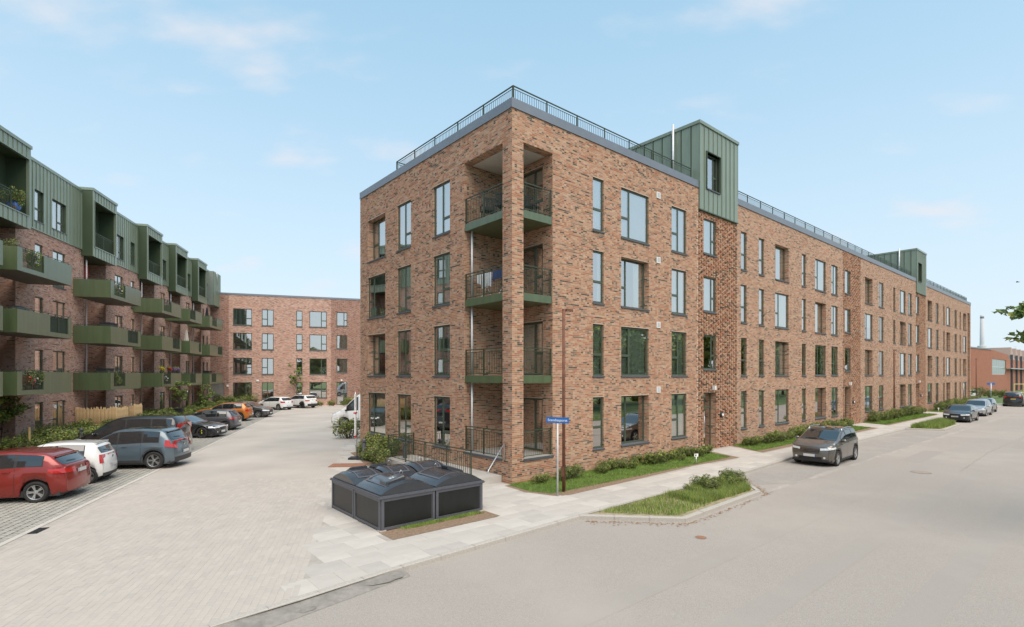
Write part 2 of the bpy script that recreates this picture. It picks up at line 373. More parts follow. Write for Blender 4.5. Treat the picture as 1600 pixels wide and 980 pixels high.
# parking bays with grass-jointed blocks, bounded by a flush strip of slabs
def PK(d, u): return (-11.51-.2846*u-.9586*d, 11.74+.9586*u-.2846*d)   # d = metres into the bays, u = along
park = [PK(.16, -14), PK(.16, 62), PK(5.4, 62), PK(5.4, -14)]
M_PKJ = mat('mossy_joint', (.10, .10, .06), .95, var=.4, scale=10)
park_o = sheet('parking_bay', park, .001, M_PKJ)
cells = []
for i in range(0, 26):
    for j in range(-60, 320):
        u = j*.205+(.1 if i % 2 else 0); d = .28+i*.2
        if d > 5.2: continue
        X, Y = PK(d, u)
        if Y > 4 and Y < 60 and X > -1.03*Y-1: cells.append((X, Y))
A_pk = math.atan2(.9586, -.2846)
cc = []
for X, Y in cells:
    dx, dy = X, Y; cc.append((dx*math.cos(-A_pk)-dy*math.sin(-A_pk), dx*math.sin(-A_pk)+dy*math.cos(-A_pk), .15, .165))
M_PB = mat('grey_grass_paver', (.34, .325, .295), .9, var=.14, scale=3, bump=.2)
pieces('grass_paver', park_o, (0, 0, A_pk), cc, [M_PB, mat('light_grass_paver', (.38, .365, .33), .9, var=.14, scale=3)], .014, .02, big=260)
mb = MB()
for k in range(-14, 62):
    a = PK(.02, k+.004); b = PK(.02, k+.996); c = PK(.17, k+.996); d = PK(.17, k+.004)
    mb.poly([(*q, .016) for q in (a, b, c, d)][::-1])
    mb.quad((*a, -.01), (*a, .016), (*b, .016), (*b, -.01))
tag(mb.build('parking_edge_strip', M_SLAB2), kind='structure')
sheet('courtyard_rear', [S(-.1, 12), S(90, 12), S(90, 60), S(-.1, 60)], -.004, M_PAVT)
# soil bed in front of the left building
bed = [PK(5.4, -14), PK(5.4, 62), PK(13, 62), PK(13, -14)]
sheet('planting_bed', bed, .006, M_SOIL)

# pavement slabs
NOSLAB = [[(-.35, 0), (-.45, -1.2), (-.1, -2.2), (.4, -2.45), (8.4, -2.1), (12.1, -2.27), (13.0, 0)],
          [(15.6, 0), (14.5, -2.25), (33.2, -2.2), (33.9, 0)], [(37.2, 0), (36.2, -2.1), (53.2, -2.0), (53.8, 0)], [(57.6, 0), (56.8, -1.9), (83, -1.9), (83, 0)],
          [(-6.15, -2.95), (-2.9, -2.95), (-2.9, -2.2), (-6.15, -2.2)], [(-2.5, 5.9), (0, 5.9), (0, 11), (-1.3, 11)], [(-6.1, -2.2), (-2.95, -2.2), (-2.95, .95), (-6.1, .95)]]
side_l = [(-8.95, -4.92), (-6.8, -4.65), (-1.2, -4.36), (7.7, -4.2), (15.3, -3.75), (34.6, -3.6), (84, -3.6), (84, 0), (0, 0), (0, 14), (-.1, 14.6), (-2.54, 9.07), (-7.3, -1.24)]
cells = []
SW = [.62, .42, .62, .42]
y = -4.02
rowi = 0
while y < 14.5:
    h = SW[rowi % 4]; L_ = .82 if rowi % 2 == 0 else .62
    x = -9.6+rnd.random()*.5
    while x < 84:
        c = (x+L_/2, y+h/2)
        lo_y = max(y, ys(c[0])+.145 if c[0] > -9.5 else y)
        if y+h-lo_y > .08 and inpoly((c[0], (y+h+lo_y)/2), side_l) and not any(inpoly(c, q) for q in NOSLAB) and not (c[0] > 0 and c[1] > -.1): cells.append((c[0], (y+h+lo_y)/2, L_-.006, y+h-lo_y-.006))
        x += L_
    y += h; rowi += 1
# row of narrow slabs against the kerb
x = -9.0
while x < 84:
    cy = ys(x+.25)+.14
    top = -4.02 if True else 0
    if top-cy > .05:
        cells.append((x+.25, (cy+top)/2+.0, .494, top-cy-.006))
    x += .5
pieces('paving_slab', pav_o, (CX, CY, A1), cells, [M_SLAB, M_SLAB2, M_SLAB, M_SLAB3], 0, .012)

# kerbs: single stones
def kerb_run(name, pts, wd=.14, top=.006, depth=.12, step=1.0, parent=None, frame=True):
    root = tag(bpy.data.objects.new(name, None), kind='structure'); COL.objects.link(root)
    P = [Vector(S(*p)) if frame else Vector(p) for p in pts]; cache = {}
    for a, b in zip(P, P[1:]):
        L_ = (b-a).length; n = max(1, round(L_/step)); e = L_/n; d = (b-a)/L_; ang = math.atan2(d.y, d.x)
        key = round(e, 3)
        if key not in cache:
            m = MB(); g = .004
            m.box(g, 0, -depth, e-g, wd, -.012); m.poly([(g, .0, -.012), (e-g, .0, -.012), (e-g, .012, 0), (g, .012, 0)]); m.quad((g, .012, 0), (e-g, .012, 0), (e-g, wd, 0), (g, wd, 0))
            m.quad((g, wd, 0), (e-g, wd, 0), (e-g, wd, -.012), (g, wd, -.012))
            cache[key] = m.mesh('kerb_stone', M_KERB)
        for i in range(n):
            p = a+d*e*i; inst('kerb_stone', cache[key], root, (p.x, p.y, top+(rnd.random()-.5)*.004), ang)
kerb_run('kerb', [(-30, -6.3), (-20, -5.62), (-10.3, -5.01), (-6.8, -4.65), (-1.2, -4.36)])
kerb_run('kerb', [(7.8, -4.2), (15.3, -3.75), (34.6, -3.6)])
kerb_run('kerb', [(44, -3.6), (84, -3.6)], step=2)
ISL = [(-1.2, -4.36), (.72, -6.32), (5.66, -6.09), (7.75, -4.22)]
kerb_run('island_kerb', [(-1.25, -4.36), (.72, -6.4), (5.66, -6.17), (7.9, -4.2)], wd=.15, top=.02, depth=.14)
ISL2 = [(34.2, -3.62), (35.5, -5.6), (41.5, -5.44), (44.5, -3.62)]
kerb_run('island_kerb', [(34.2, -3.62), (35.5, -5.6), (41.5, -5.44), (44.5, -3.62)], wd=.15, top=.02, depth=.14)
sheet('island_soil', [S(*p) for p in [(-1.0, -4.40), (.78, -6.22), (5.6, -6.0), (7.6, -4.30)]], .004, M_DRY)
sheet('island_soil', [S(*p) for p in [(34.4, -3.66), (35.6, -5.45), (41.4, -5.3), (44.2, -3.66)]], .004, M_DRY)
# asphalt apron: wedge between kerb and road at the entrance
mb = MB()
ap = [(-30, -6.3), (-20, -5.62), (-10.3, -5.01), (-6.8, -4.65)]
for (a, b) in zip(ap, ap[1:]):
    w0, w1 = .55, (.55 if b[0] < -7 else .30)
    p = [(*S(a[0], a[1]), -.028), (*S(b[0], b[1]), -.028), (*S(b[0], b[1]-w1), -.095), (*S(a[0], a[1]-w0), -.095)]
    mb.poly(p[::-1])
tag(mb.build('entrance_apron', M_ASPH2), kind='structure')
# patched and dusty bands on the road along the parking lane
M_DUST = mat('dusty_asphalt', (.41, .37, .33), .95, var=.12, scale=7, stain=(1.0, .4, .6, (.34, .31, .28), .8))
mb = MB(); pts0 = []; pts1 = []
for i in range(41):
    s_ = 6.2+i*1.4; yy = -6.15-.004*s_+.05*math.sin(i*1.7)
    wv = .10+.06*math.sin(i*2.3)+.04*math.sin(i*5.1)
    pts0.append((*S(s_, yy-wv), -.096)); pts1.append((*S(s_, yy+wv), -.096))
for i in range(40): mb.quad(pts0[i], pts0[i+1], pts1[i+1], pts1[i])
tag(mb.build('road_dust', M_DUST), kind='structure')
M_ASPH3 = mat('parking_lane_asphalt', (.32, .295, .27), .9, var=.12, scale=14, bump=.3, stain=(.5, .45, .65, (.37, .34, .305), .7))
sheet('parking_lane', [S(6.6, -5.2), S(8.3, -6.1), S(34.6, -6.1), S(33.6, -3.9), S(15.3, -3.9), S(8.3, -4.3)], -.0965, M_ASPH3)
def crack(pts, wd, seed, m):
    r = random.Random(seed); P = []
    for a, b_ in zip(pts, pts[1:]):
        n = max(3, int(math.hypot(b_[0]-a[0], b_[1]-a[1])/.16))
        for i in range(n): P.append((a[0]+(b_[0]-a[0])*i/n+r.gauss(0, .022), a[1]+(b_[1]-a[1])*i/n+r.gauss(0, .022)))
    mb_ = MB()
    for a, b_ in zip(P, P[1:]):
        dx, dy = b_[0]-a[0], b_[1]-a[1]; l = math.hypot(dx, dy)+1e-6; nx_, ny_ = -dy/l, dx/l; w_ = wd*(.5+r.random())
        q = [(a[0]-nx_*w_, a[1]-ny_*w_), (b_[0]-nx_*w_, b_[1]-ny_*w_), (b_[0]+nx_*w_, b_[1]+ny_*w_), (a[0]+nx_*w_, a[1]+ny_*w_)]
        mb_.poly([(*S(*t_), -.0955) for t_ in q])
    return mb_.build('road_crack', m)
M_CRK = mat('crack_filler', (.29, .265, .235), .95, var=.2, scale=9)
cr_o = None
for i, (pts_c, wd_) in enumerate([([(16, -9.6), (24, -9.4), (33, -9.7), (48, -9.5)], .010), ([(20, -6.5), (20.6, -9.5), (20.1, -13)], .009)]):
    tag(crack(pts_c, wd_, i, M_CRK), kind='structure')
M_PATCH = mat('road_patch', (.335, .303, .272), .9, var=.2, scale=120, bump=.3, bscale=100)
sheet('road_patch', [S(17.5, -7.2), S(22.5, -7.1), S(22.6, -7.9), S(17.4, -8.0)], -.0962, M_PATCH)
sheet('road_patch', [S(27.0, -9.9), S(31.5, -9.8), S(31.6, -10.9), S(27.1, -11.0)], -.0962, M_PATCH)
for yy in (-8.3, -10.1, -11.9):       # slightly polished wheel paths
    q = [S(-30, yy-.28), S(110, yy-.28), S(110, yy+.28), S(-30, yy+.28)]
    sheet('wheel_path', q, -.0975, mat('polished_asphalt', (.335, .303, .272), .8, var=.22, scale=170, bump=.2, bscale=120, stain=(.16, .42, .66, (.40, .36, .32), .75)))
M_LIT = mat('leaf_litter', (.30, .16, .07), .9, var=.4, scale=20)
rl = np.random.RandomState(8); LV = []
for i in range(420):
    k = rl.randint(3); a_, b2 = [((-1.2, -4.55), (.7, -6.5)), ((.7, -6.5), (5.7, -6.28)), ((5.7, -6.28), (7.9, -4.4))][k]; t = rl.rand(); d_ = abs(rl.normal())*.09
    p_ = S(a_[0]+(b2[0]-a_[0])*t+(.0 if k == 1 else (-d_ if k == 0 else d_)), a_[1]+(b2[1]-a_[1])*t-d_); an = rl.rand()*6.28; sz = .012+.02*rl.rand()
    LV += [(p_[0]+sz*math.cos(an+q*1.57)*(1.5 if q % 2 else .8), p_[1]+sz*math.sin(an+q*1.57)*(1.5 if q % 2 else .8), -.094+.006*rl.rand()) for q in range(4)]
lo_ = bpy.data.objects.new('leaf_litter', fastmesh('leaf_litter', np.array(LV), np.arange(len(LV)).reshape(-1, 4), M_LIT)); COL.objects.link(lo_); lo_['kind'] = 'stuff'
# drain covers
M_IRON = mat('cast_iron', (.05, .05, .052), .6, metal=.6, var=.3, scale=30)
M_RUSTC = mat('rust_brown', (.30, .14, .08), .8, var=.25, scale=20)
def drain(x, y, z, ang, label, r=(.45, .3), m=M_IRON, n=7):
    o = empty('drain_grate', (x, y, z), ang, label=label, cat='drain')
    b = MB(); a, c = r[0]/2, r[1]/2; t = .03
    for q in ((-a, -c, a, -c+t), (-a, c-t, a, c), (-a, -c, -a+t, c), (a-t, -c, a, c)): b.box(q[0], q[1], 0, q[2], q[3], .014)
    b.build('frame', m, o); b = MB()
    for i in range(n):
        xx = -a+t+(2*a-2*t)*(i+.5)/n; b.box(xx-.014, -c+t, 0, xx+.014, c-t, .010)
    b.build('bars', m, o); b = MB(); b.quad((-a, -c, .003), (a, -c, .003), (a, c, .003), (-a, c, .003)); b.build('well', M_BLACK, o)
drain(-11.85, 12.98, .0, A3, 'black drain grate in the courtyard beside the parking edge strip', (.5, .34))
M_WET = mat('damp_dirty_asphalt', (.23, .213, .192), .85, var=.2, scale=12, stain=(5, .45, .6, (.25, .23, .205), .9))
for (ss, yy, ll, ww) in ((-7.3, -4.90, .42, .11), (-8.9, -5.2, .18, .08)):
    r = random.Random(int(ss*10)); q = [(ss+ll*math.cos(a)*(.8+.35*r.random()), yy+ww*math.sin(a)*(.8+.35*r.random())) for a in np.linspace(0, 6.283, 17)[:-1]]
    P_ = [(*S(*t_), -.0265-.067*min(1, max(0, (ys(t_[0])-t_[1])/.55))) for t_ in q]; b = MB(); b.poly(P_); tag(b.build('damp_patch', M_WET), kind='structure')
o = empty('manhole_cover', (*S(-.15, -7.35), -.097), 0, label='small round rusty patch of leaves in road off the island kerb', cat='manhole cover')  # flat disc standing for a rusty patch of leaves, no real cover
b = MB(); b.lathe([(0.001, .006), (.12, .006), (.12, 0)], 24); b.build('lid', M_RUSTC, o); b = MB(); b.lathe([(.125, .004), (.145, .004), (.145, 0)], 24); b.build('rim', M_ASPH2, o)
o = empty('manhole_cover', (*S(14.6, -8.6), -.097), 0, label='faint rusty cover in the open road in front of the brown crossover', cat='manhole cover')
b = MB(); b.lathe([(0.001, .006), (.3, .006), (.3, 0)], 24); b.build('lid', mat('dusty_rust', (.33, .265, .22), .9, var=.2, scale=20), o); b = MB(); b.lathe([(.31, .004), (.36, .004), (.36, 0)], 24); b.build('rim', M_ASPH2, o)
b = MB(); b.box(-.75, -.42, 0, .75, .42, .022); tag(b.build('rusty_steel_plate', M_RUSTC, None, loc=(*S(-2.85, 7.5), .002), rz=R(4)), 'flat rusty steel plate lying on pavement behind the bins', 'plate')

# ------------------------------------------------------------------ walls, windows, metal cladding
CAMP = Vector((0, 0, 3.88))
def lmat(x, y, ang): return Matrix.Translation((x, y, 0)) @ Matrix.Rotation(ang, 4, 'Z')
def wall(parent, ox, oy, ang, L, z0, z1, ops=(), mat_=None, name='wall', geo=None, palm=(None, None), u0=0.0, holes=None, single=0, back=False):
    """wall in the parent's frame: x along ang from (ox,oy), outside at -y. ops = (s0,s1,za,zb,depth). geo = (s0,s1): real bricks there"""
    M = lmat(ox, oy, ang); b = MB(); mat_ = mat_ or BRK; mort = palm[0] or M_MORT; brk = palm[1] or BRKP
    hol = holes or []
    xs = sorted({0, L, *[o_[0] for o_ in ops], *[o_[1] for o_ in ops], *([geo[0], geo[1]] if geo else []), *[h[0] for h in hol], *[h[1] for h in hol]}); xs = [x for x in xs if 0 <= x <= L]
    zs = sorted({z0, z1, *[o_[2] for o_ in ops], *[o_[3] for o_ in ops]}); zs = [z for z in zs if z0 <= z <= z1]
    W = lambda x, y, z: tuple(M @ Vector((x, y, z)))
    for xa, xb in zip(xs, xs[1:]):
        if xb-xa < 1e-5: continue
        xm = (xa+xb)/2; ing = geo and geo[0]-1e-6 < xm < geo[1]+1e-6; inh = any(h[0] < xm < h[1] for h in hol)
        yb = .075 if inh else (.0035 if ing else 0)
        for za, zb in zip(zs, zs[1:]):
            if zb-za < 1e-5: continue
            zm = (za+zb)/2
            if any(o_[0] < xm < o_[1] and o_[2] < zm < o_[3] for o_ in ops): continue
            b.quad(W(xa, yb, za), W(xb, yb, za), W(xb, yb, zb), W(xa, yb, zb), 1 if (ing or inh) else 0, [(xa+u0, za), (xb+u0, za), (xb+u0, zb), (xa+u0, zb)])
    for (s0, s1, za, zb, dp) in ops:
        if dp <= 0: continue
        y0 = -.0 if not geo or not (geo[0] <= (s0+s1)/2 <= geo[1]) else .001
        b.quad(W(s0, y0, za), W(s0, y0, zb), W(s0, dp, zb), W(s0, dp, za), 0, [(s0+u0, za), (s0+u0, zb), (s0+u0+dp, zb), (s0+u0+dp, za)])
        b.quad(W(s1, dp, za), W(s1, dp, zb), W(s1, y0, zb), W(s1, y0, za), 0, [(s1+u0-dp, za), (s1+u0-dp, zb), (s1+u0, zb), (s1+u0, za)])
        b.quad(W(s0, dp, zb), W(s0, y0, zb), W(s1, y0, zb), W(s1, dp, zb), 0, [(s0+u0, zb), (s0+u0, zb+dp), (s1+u0, zb+dp), (s1+u0, zb)])
        b.quad(W(s0, y0, za), W(s0, dp, za), W(s1, dp, za), W(s1, y0, za), 0, [(s0+u0, za), (s0+u0, za+dp), (s1+u0, za+dp), (s1+u0, za)])
    wo = b.build(name, [mat_, mort], parent)
    if geo or hol:
        g0, g1 = (geo[0], geo[1]) if geo else (0, 0)
        B = []
        r0, r1 = math.floor(z0/BH), math.ceil(z1/BH)
        spans = ([('b', g0, g1)] if geo else [])+[('h', h[0], h[1]) for h in hol]
        hin = lambda x: any(h[0] < x < h[1] for h in hol)
        for kind, a, c in spans:
            for r in range(r0, r1):
                zlo, zhi = max(z0, r*BH+.0075), min(z1, (r+1)*BH-.0085)
                if zhi-zlo < .015: continue
                off = -.12 if r % 2 else 0
                for cidx in range(int((a+u0)/BL)-2, int((c+u0)/BL)+3):
                    xa, xb = cidx*BL+off-u0+.005, (cidx+1)*BL+off-u0-.005
                    segs = [(xa, xb)]
                    if kind == 'h':      # header pattern: stretcher and a sunk header alternate
                        hm = (cidx*2+r) % 3
                        segs = [(xa, xb)] if False else ([(xa, xb-.115)] if (cidx+(r//2)) % 2 == 0 and r % 2 == 0 else [(xa, xb)])
                        if r % 2 and (cidx+(r//2)) % 2: segs = [(xa+.05, xb-.02)]
                    if kind == 'b' and (cidx*7919+r*104729) % 10 < 5: segs = [(xa, (xa+xb)/2-.005), ((xa+xb)/2+.005, xb)]
                    for si, (p, q) in enumerate(segs):
                        p, q = max(p, a), min(q, c)
                        if q-p < .03: continue
                        if kind == 'b' and hin((p+q)/2): continue
                        cuts = [(p, q)]
                        for (s0, s1, za, zb, dp) in ops:
                            if zhi <= za+.004 or zlo >= zb-.004: continue
                            nc = []
                            for (u, v) in cuts:
                                if v <= s0 or u >= s1: nc.append((u, v)); continue
                                if u < s0: nc.append((u, s0))
                                if v > s1: nc.append((s1, v))
                            cuts = nc
                        for (u, v) in cuts:
                            if v-u > .02: B.append((u, v, zlo, zhi, cidx+.5+si*5000, r+.5, .055 if kind == 'h' else .010, rnd.random()*.004-.002))
        B = np.array(B); n = len(B); rw = np.array(parent.matrix_world if False else parent.matrix_basis) @ np.array(M)
        # single brick objects: the ones that show largest
        if single:
            cxm = (B[:, 0]+B[:, 1])/2; ctr = np.stack([cxm, np.zeros(n), (B[:, 2]+B[:, 3])/2, np.ones(n)], 1) @ rw.T
            dist = np.linalg.norm(ctr[:, :3]-np.array(CAMP), axis=1)+np.where(B[:, 1]-B[:, 0] < .22, 50, 0)
            idx = np.argsort(dist)[:single]; keep = np.ones(n, bool); keep[idx] = False
            ms = SINGLE_BRICKS.setdefault(brk.name, {})
            for i in idx:
                u, v, zl, zh, c_, r_, yf, jt = B[i]
                key = (round(v-u, 3), int((c_*7+r_*13)) % 14)
                if key not in ms:
                    m_ = MB(); ww, hh = v-u, BH-.012
                    uvv = [((key[1]*3+.5)*BL, (key[1]*10+.5)*BH)]*4
                    m_.quad((0, 0, 0), (ww, 0, 0), (ww, 0, hh), (0, 0, hh), 0, uvv); D = .012
                    m_.quad((0, D, 0), (0, 0, 0), (0, 0, hh), (0, D, hh), 0, uvv); m_.quad((ww, 0, 0), (ww, D, 0), (ww, D, hh), (ww, 0, hh), 0, uvv)
                    m_.quad((0, 0, hh), (ww, 0, hh), (ww, D, hh), (0, D, hh), 0, uvv); m_.quad((0, D, 0), (ww, D, 0), (ww, 0, 0), (0, 0, 0), 0, uvv)
                    ms[key] = m_.mesh('brick', brk)
                p_ = M @ Vector((u, -.002+jt, zl)); inst('brick', ms[key], parent, tuple(p_), ang)
            B = B[keep]; n = len(B)
        V = np.zeros((n, 8, 3)); yF = -.002+B[:, 7]; yB = np.where(B[:, 6] > .03, .076, .005)
        for j, (ix, iz, y_) in enumerate(((0, 2, 0), (1, 2, 0), (1, 3, 0), (0, 3, 0), (0, 2, 1), (1, 2, 1), (1, 3, 1), (0, 3, 1))):
            V[:, j, 0] = B[:, ix]; V[:, j, 1] = yB if y_ else yF; V[:, j, 2] = B[:, iz]
        Vh = np.concatenate([V.reshape(-1, 3), np.ones((n*8, 1))], 1) @ np.array(M).T
        fb = np.array([[0, 1, 2, 3], [4, 0, 3, 7], [1, 5, 6, 2], [3, 2, 6, 7], [4, 5, 1, 0]])
        F = (np.arange(n)[:, None, None]*8+fb[None]).reshape(-1, 4)
        par = (np.round(B[:, 5]-.5) % 2)
        uu = (B[:, 4]-.5*par)*BL + par*0+ (par*.0); uu = (B[:, 4]+.0)*BL - par*.5*BL
        UV = np.repeat(np.stack([uu, B[:, 5]*BH], 1), 20, axis=0)
        me = fastmesh('brick_courses', Vh[:, :3], F, brk, None, UV)
        tag(inst('brick_courses', me, parent), kind='stuff')
    return wo
SINGLE_BRICKS = {}

WC = {}
def window(parent, ox, oy, ang, s0, s1, z0, z1, depth, typ='N', look=0, sill=True, name='window', fr=.055, sillout=.05):
    """typ: N narrow + transom, W wide with divided side light left, D two lights left divided, E two lights right divided, P wide right divided, F plain, G door"""
    M = lmat(ox, oy, ang); wd, ht = round(s1-s0, 2), round(z1-z0, 2)
    key = (wd, ht, typ, fr)
    if key not in WC:
        f = MB(); d0, d1 = 0, .07; panes = []
        f.box(0, d0, 0, fr, d1, ht); f.box(wd-fr, d0, 0, wd, d1, ht); f.box(fr, d0, 0, wd-fr, d1, fr); f.box(fr, d0, ht-fr, wd-fr, d1, ht)
        xs = {'N': [0, 1], 'W': [0, .31, 1], 'D': [0, .48, 1], 'E': [0, .52, 1], 'P': [0, .69, 1], 'F': [0, 1], 'G': [0, .36, 1]}[typ]
        div = {'N': [0], 'W': [0], 'D': [0], 'E': [1], 'P': [1], 'F': [], 'G': []}[typ]
        for i in range(len(xs)-1):
            a = fr if i == 0 else wd*xs[i]+.03; c = wd-fr if i == len(xs)-2 else wd*xs[i+1]-.03
            if i: f.box(wd*xs[i]-.03, d0, fr, wd*xs[i]+.03, d1, ht-fr)
            if i in div:
                zt = ht*.41 if typ != 'E' else ht*.3
                f.box(a, d0, zt-.035, c, d1, zt+.035); panes += [(a, c, fr, zt-.035), (a, c, zt+.035, ht-fr)]
            else: panes.append((a, c, fr, ht-fr))
        # sash rims give each light its own inner edge
        for (a, c, e, g) in panes:
            t = .022
            f.box(a, .008, e, a+t, d1, g); f.box(c-t, .008, e, c, d1, g); f.box(a+t, .008, e, c-t, d1, e+t); f.box(a+t, .008, g-t, c-t, d1, g)
        pm = []
        for (a, c, e, g) in panes:
            p = MB(); p.quad((0, 0, 0), (c-a-.044, 0, 0), (c-a-.044, 0, g-e-.044), (0, 0, g-e-.044)); pm.append((p.mesh('pane', M_GLASS), (a+.022, .022, e+.022)))
        WC[key] = (f.mesh('window_frame', M_FRAME), pm)
    fm, pm = WC[key]
    p = M @ Vector((s0, depth, z0)); o = inst(name, fm, parent, tuple(p), ang)
    for me, l in pm: inst('pane', me, o, l)
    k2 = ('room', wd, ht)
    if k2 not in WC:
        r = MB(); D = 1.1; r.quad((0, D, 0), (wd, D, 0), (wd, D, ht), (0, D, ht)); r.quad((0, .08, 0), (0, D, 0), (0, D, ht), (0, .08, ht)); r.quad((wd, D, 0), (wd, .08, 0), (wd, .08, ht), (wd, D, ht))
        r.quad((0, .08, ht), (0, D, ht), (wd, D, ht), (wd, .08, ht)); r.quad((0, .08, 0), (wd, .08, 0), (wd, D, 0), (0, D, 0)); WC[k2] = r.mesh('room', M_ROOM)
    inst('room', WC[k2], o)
    # curtains / blinds
    if look:
        k3 = ('cur', wd, ht, look)
        if k3 not in WC:
            c = MB()
            if look == 6: c.quad((fr, .10, ht*.48), (wd-fr, .10, ht*.48), (wd-fr, .10, ht-.05), (fr, .10, ht-.05)); m_ = M_BLIND
            elif look == 4: c.quad((fr, .10, .05), (wd-fr, .10, .05), (wd-fr, .10, ht-.05), (fr, .10, ht-.05)); m_ = M_BLIND
            else:
                if look == 1: spans = [(.03, wd-.03)]; m_ = M_CURT
                elif look == 2: spans = [(.03, wd*.36)]; m_ = M_CURT
                elif look == 3: spans = [(.03, wd-.03)]; m_ = M_GCURT
                else: spans = [(wd*.66, wd-.03), (.03, wd*.2)]; m_ = M_CURT
                for (a, e) in spans:
                    n = max(3, int((e-a)/.05)); pr = [(a+(e-a)*i/n, .105+.02*math.sin(i*2.2)+.008*math.sin(i*5.3)) for i in range(n+1)]
                    for (xa, ya), (xb, yb) in zip(pr, pr[1:]): c.quad((xa, ya, .05), (xb, yb, .05), (xb, yb, ht-.04), (xa, ya, ht-.04))
            WC[k3] = c.mesh('curtain', m_)
        inst('blind' if look in (4, 6) else 'curtain', WC[k3], o)
    if sill:
        k4 = ('sill', wd, round(depth, 2), sillout)
        if k4 not in WC:
            c = MB(); q = -depth-sillout
            c.v += [(-.03, q, -.075), (wd+.03, q, -.075), (wd+.03, -depth-.002, -.075), (-.03, -depth-.002, -.075), (-.03, q, -.02), (wd+.03, q, -.02), (wd+.03, -depth-.002, -.0), (-.03, -depth-.002, -.0)]
            for f_ in ((3, 2, 1, 0), (4, 5, 6, 7), (0, 1, 5, 4), (1, 2, 6, 5), (2, 3, 7, 6), (3, 0, 4, 7)): c.f.append(f_); c.m.append(0); c.uv.append(None)
            c.box(.002, -depth, -.06, wd-.002, .03, .004); WC[k4] = c.mesh('sill', M_SILL)
        inst('sill', WC[k4], o)
    return o

def rail_mesh(L, h=1.0, pitch=.1, r=.009, posts=1.2, bars=True):
    b = MB(); b.box(0, -.02, h-.035, L, .02, h); b.box(0, -.008, h-.13, L, .008, h-.11); b.box(0, -.012, .06, L, .012, .085)
    n = max(1, round(L/posts))
    for i in range(n+1):
        x = min(max(L*i/n, .02), L-.02); b.box(x-.02, -.02, 0, x+.02, .02, h)
    if bars:
        k = int(L/pitch)
        for i in range(1, k): b.box(L*i/k-r*.7, -r*.7, .085, L*i/k+r*.7, r*.7, h-.11)
    return b
RC = {}
def railing(parent, x, y, z, ang, L, h=1.0, pitch=.1, posts=1.2, m=None, name='railing', single_bars=False):
    key = (round(L, 2), h, pitch, posts, single_bars)
    if key not in RC: RC[key] = rail_mesh(round(L, 2), h, pitch, posts=posts, bars=not single_bars).mesh(name, m or M_RAIL)
    o = inst(name, RC[key], parent, (x, y, z), ang)
    if single_bars:
        kb = ('bar', h)
        if kb not in RC: q = MB(); q.box(-.007, -.007, .085, .007, .007, h-.11); RC[kb] = q.mesh('baluster', m or M_RAIL)
        k = int(L/pitch)
        for i in range(1, k): inst('baluster', RC[kb], o, (L*i/k, 0, 0))
    return o

SEAMC = {}
def seam_wall(parent, ox, oy, ang, L, z0, z1, pitch, ops=(), m=None, rib=.035):
    M = lmat(ox, oy, ang); n = max(1, round(L/pitch)); e = L/n; m = m or M_SEAM
    for i in range(n):
        xa, xb = i*e, (i+1)*e; segs = [(xa, xb, z0, z1)]
        for (s0, s1, za, zb, _) in ops:
            ns = []
            for (a, c, p, q) in segs:
                if c <= s0+1e-4 or a >= s1-1e-4: ns.append((a, c, p, q)); continue
                if a < s0: ns.append((a, s0, p, q))
                if c > s1: ns.append((s1, c, p, q))
                aa, cc_ = max(a, s0), min(c, s1)
                if p < za: ns.append((aa, cc_, p, za))
                if q > zb: ns.append((aa, cc_, zb, q))
            segs = ns
        for (a, c, p, q) in segs:
            if c-a < .02 or q-p < .02: continue
            key = (round(c-a, 3), round(q-p, 3), abs(a-xa) < 1e-3, m.name)
            if key not in SEAMC:
                b = MB(); ww, hh = c-a, q-p; b.box(.07 if abs(a-xa) < 1e-3 and ww > .12 else .001, -.012, 0, ww-.001, .0, hh)  # gap beside the rib bares the backing, its shade painted as a dark line
                if key[2]: b.box(0, -.012-rib, 0, .022, -.011, hh)
                SEAMC[key] = b.mesh('metal_panel', m)
            P = M @ Vector((a, 0, p)); inst('metal_panel', SEAMC[key], parent, tuple(P), ang)

# ------------------------------------------------------------------ main building
mainb = empty('apartment_building', (CX, CY, 0), A1, label='four-storey red brick corner block with open corner balconies and two green roof boxes', cat='building', group='brick apartment buildings around the courtyard')
LEN, DEP, ZT = 81.8, 12.73, 13.38
ROWS = [(9.82, 11.97), (6.84, 8.98), (3.85, 5.97), (.86, 2.97)]
SROWS = [(10.15, 11.95), (7.16, 8.95), (4.17, 5.95)]
cols = [  # s0, s1, type, deep rows (index from the top)
    (4.31, 4.99, 'N', ()), (6.14, 8.13, 'W', (1, 3)), (9.96, 11.26, 'D', ()),
    (16.83, 17.51, 'N', ()), (19.02, 19.70, 'N', ()), (21.2, 23.17, 'W', (0, 2)), (25.24, 25.92, 'N', ()), (27.5, 29.49, 'W', (1, 3)), (30.55, 31.85, 'D', ()),
    (38.0, 39.97, 'W', (0, 2)), (41.7, 43.0, 'D', ()), (45.92, 46.6, 'N', ()), (48.05, 50.02, 'W', (1, 3)), (50.95, 52.25, 'D', ()),
    (58.5, 60.47, 'W', (0, 2)), (62.15, 63.45, 'D', ()), (65.8, 66.48, 'N', ()), (67.4, 69.37, 'W', (1, 3)), (71.8, 73.1, 'D', ()), (74.8, 75.48, 'N', ()), (76.95, 78.92, 'W', (0, 2))]
ops = []; wins = []
looks = {0: [4, 1, 4, 6, 4, 1], 1: [1, 4, 6, 1, 5, 4], 2: [3, 3, 6, 1, 2, 5], 3: [2, 1, 3, 5, 6, 0]}  # many upper-row white blinds added to whiten panes as reflected sky would
rr = random.Random(3)
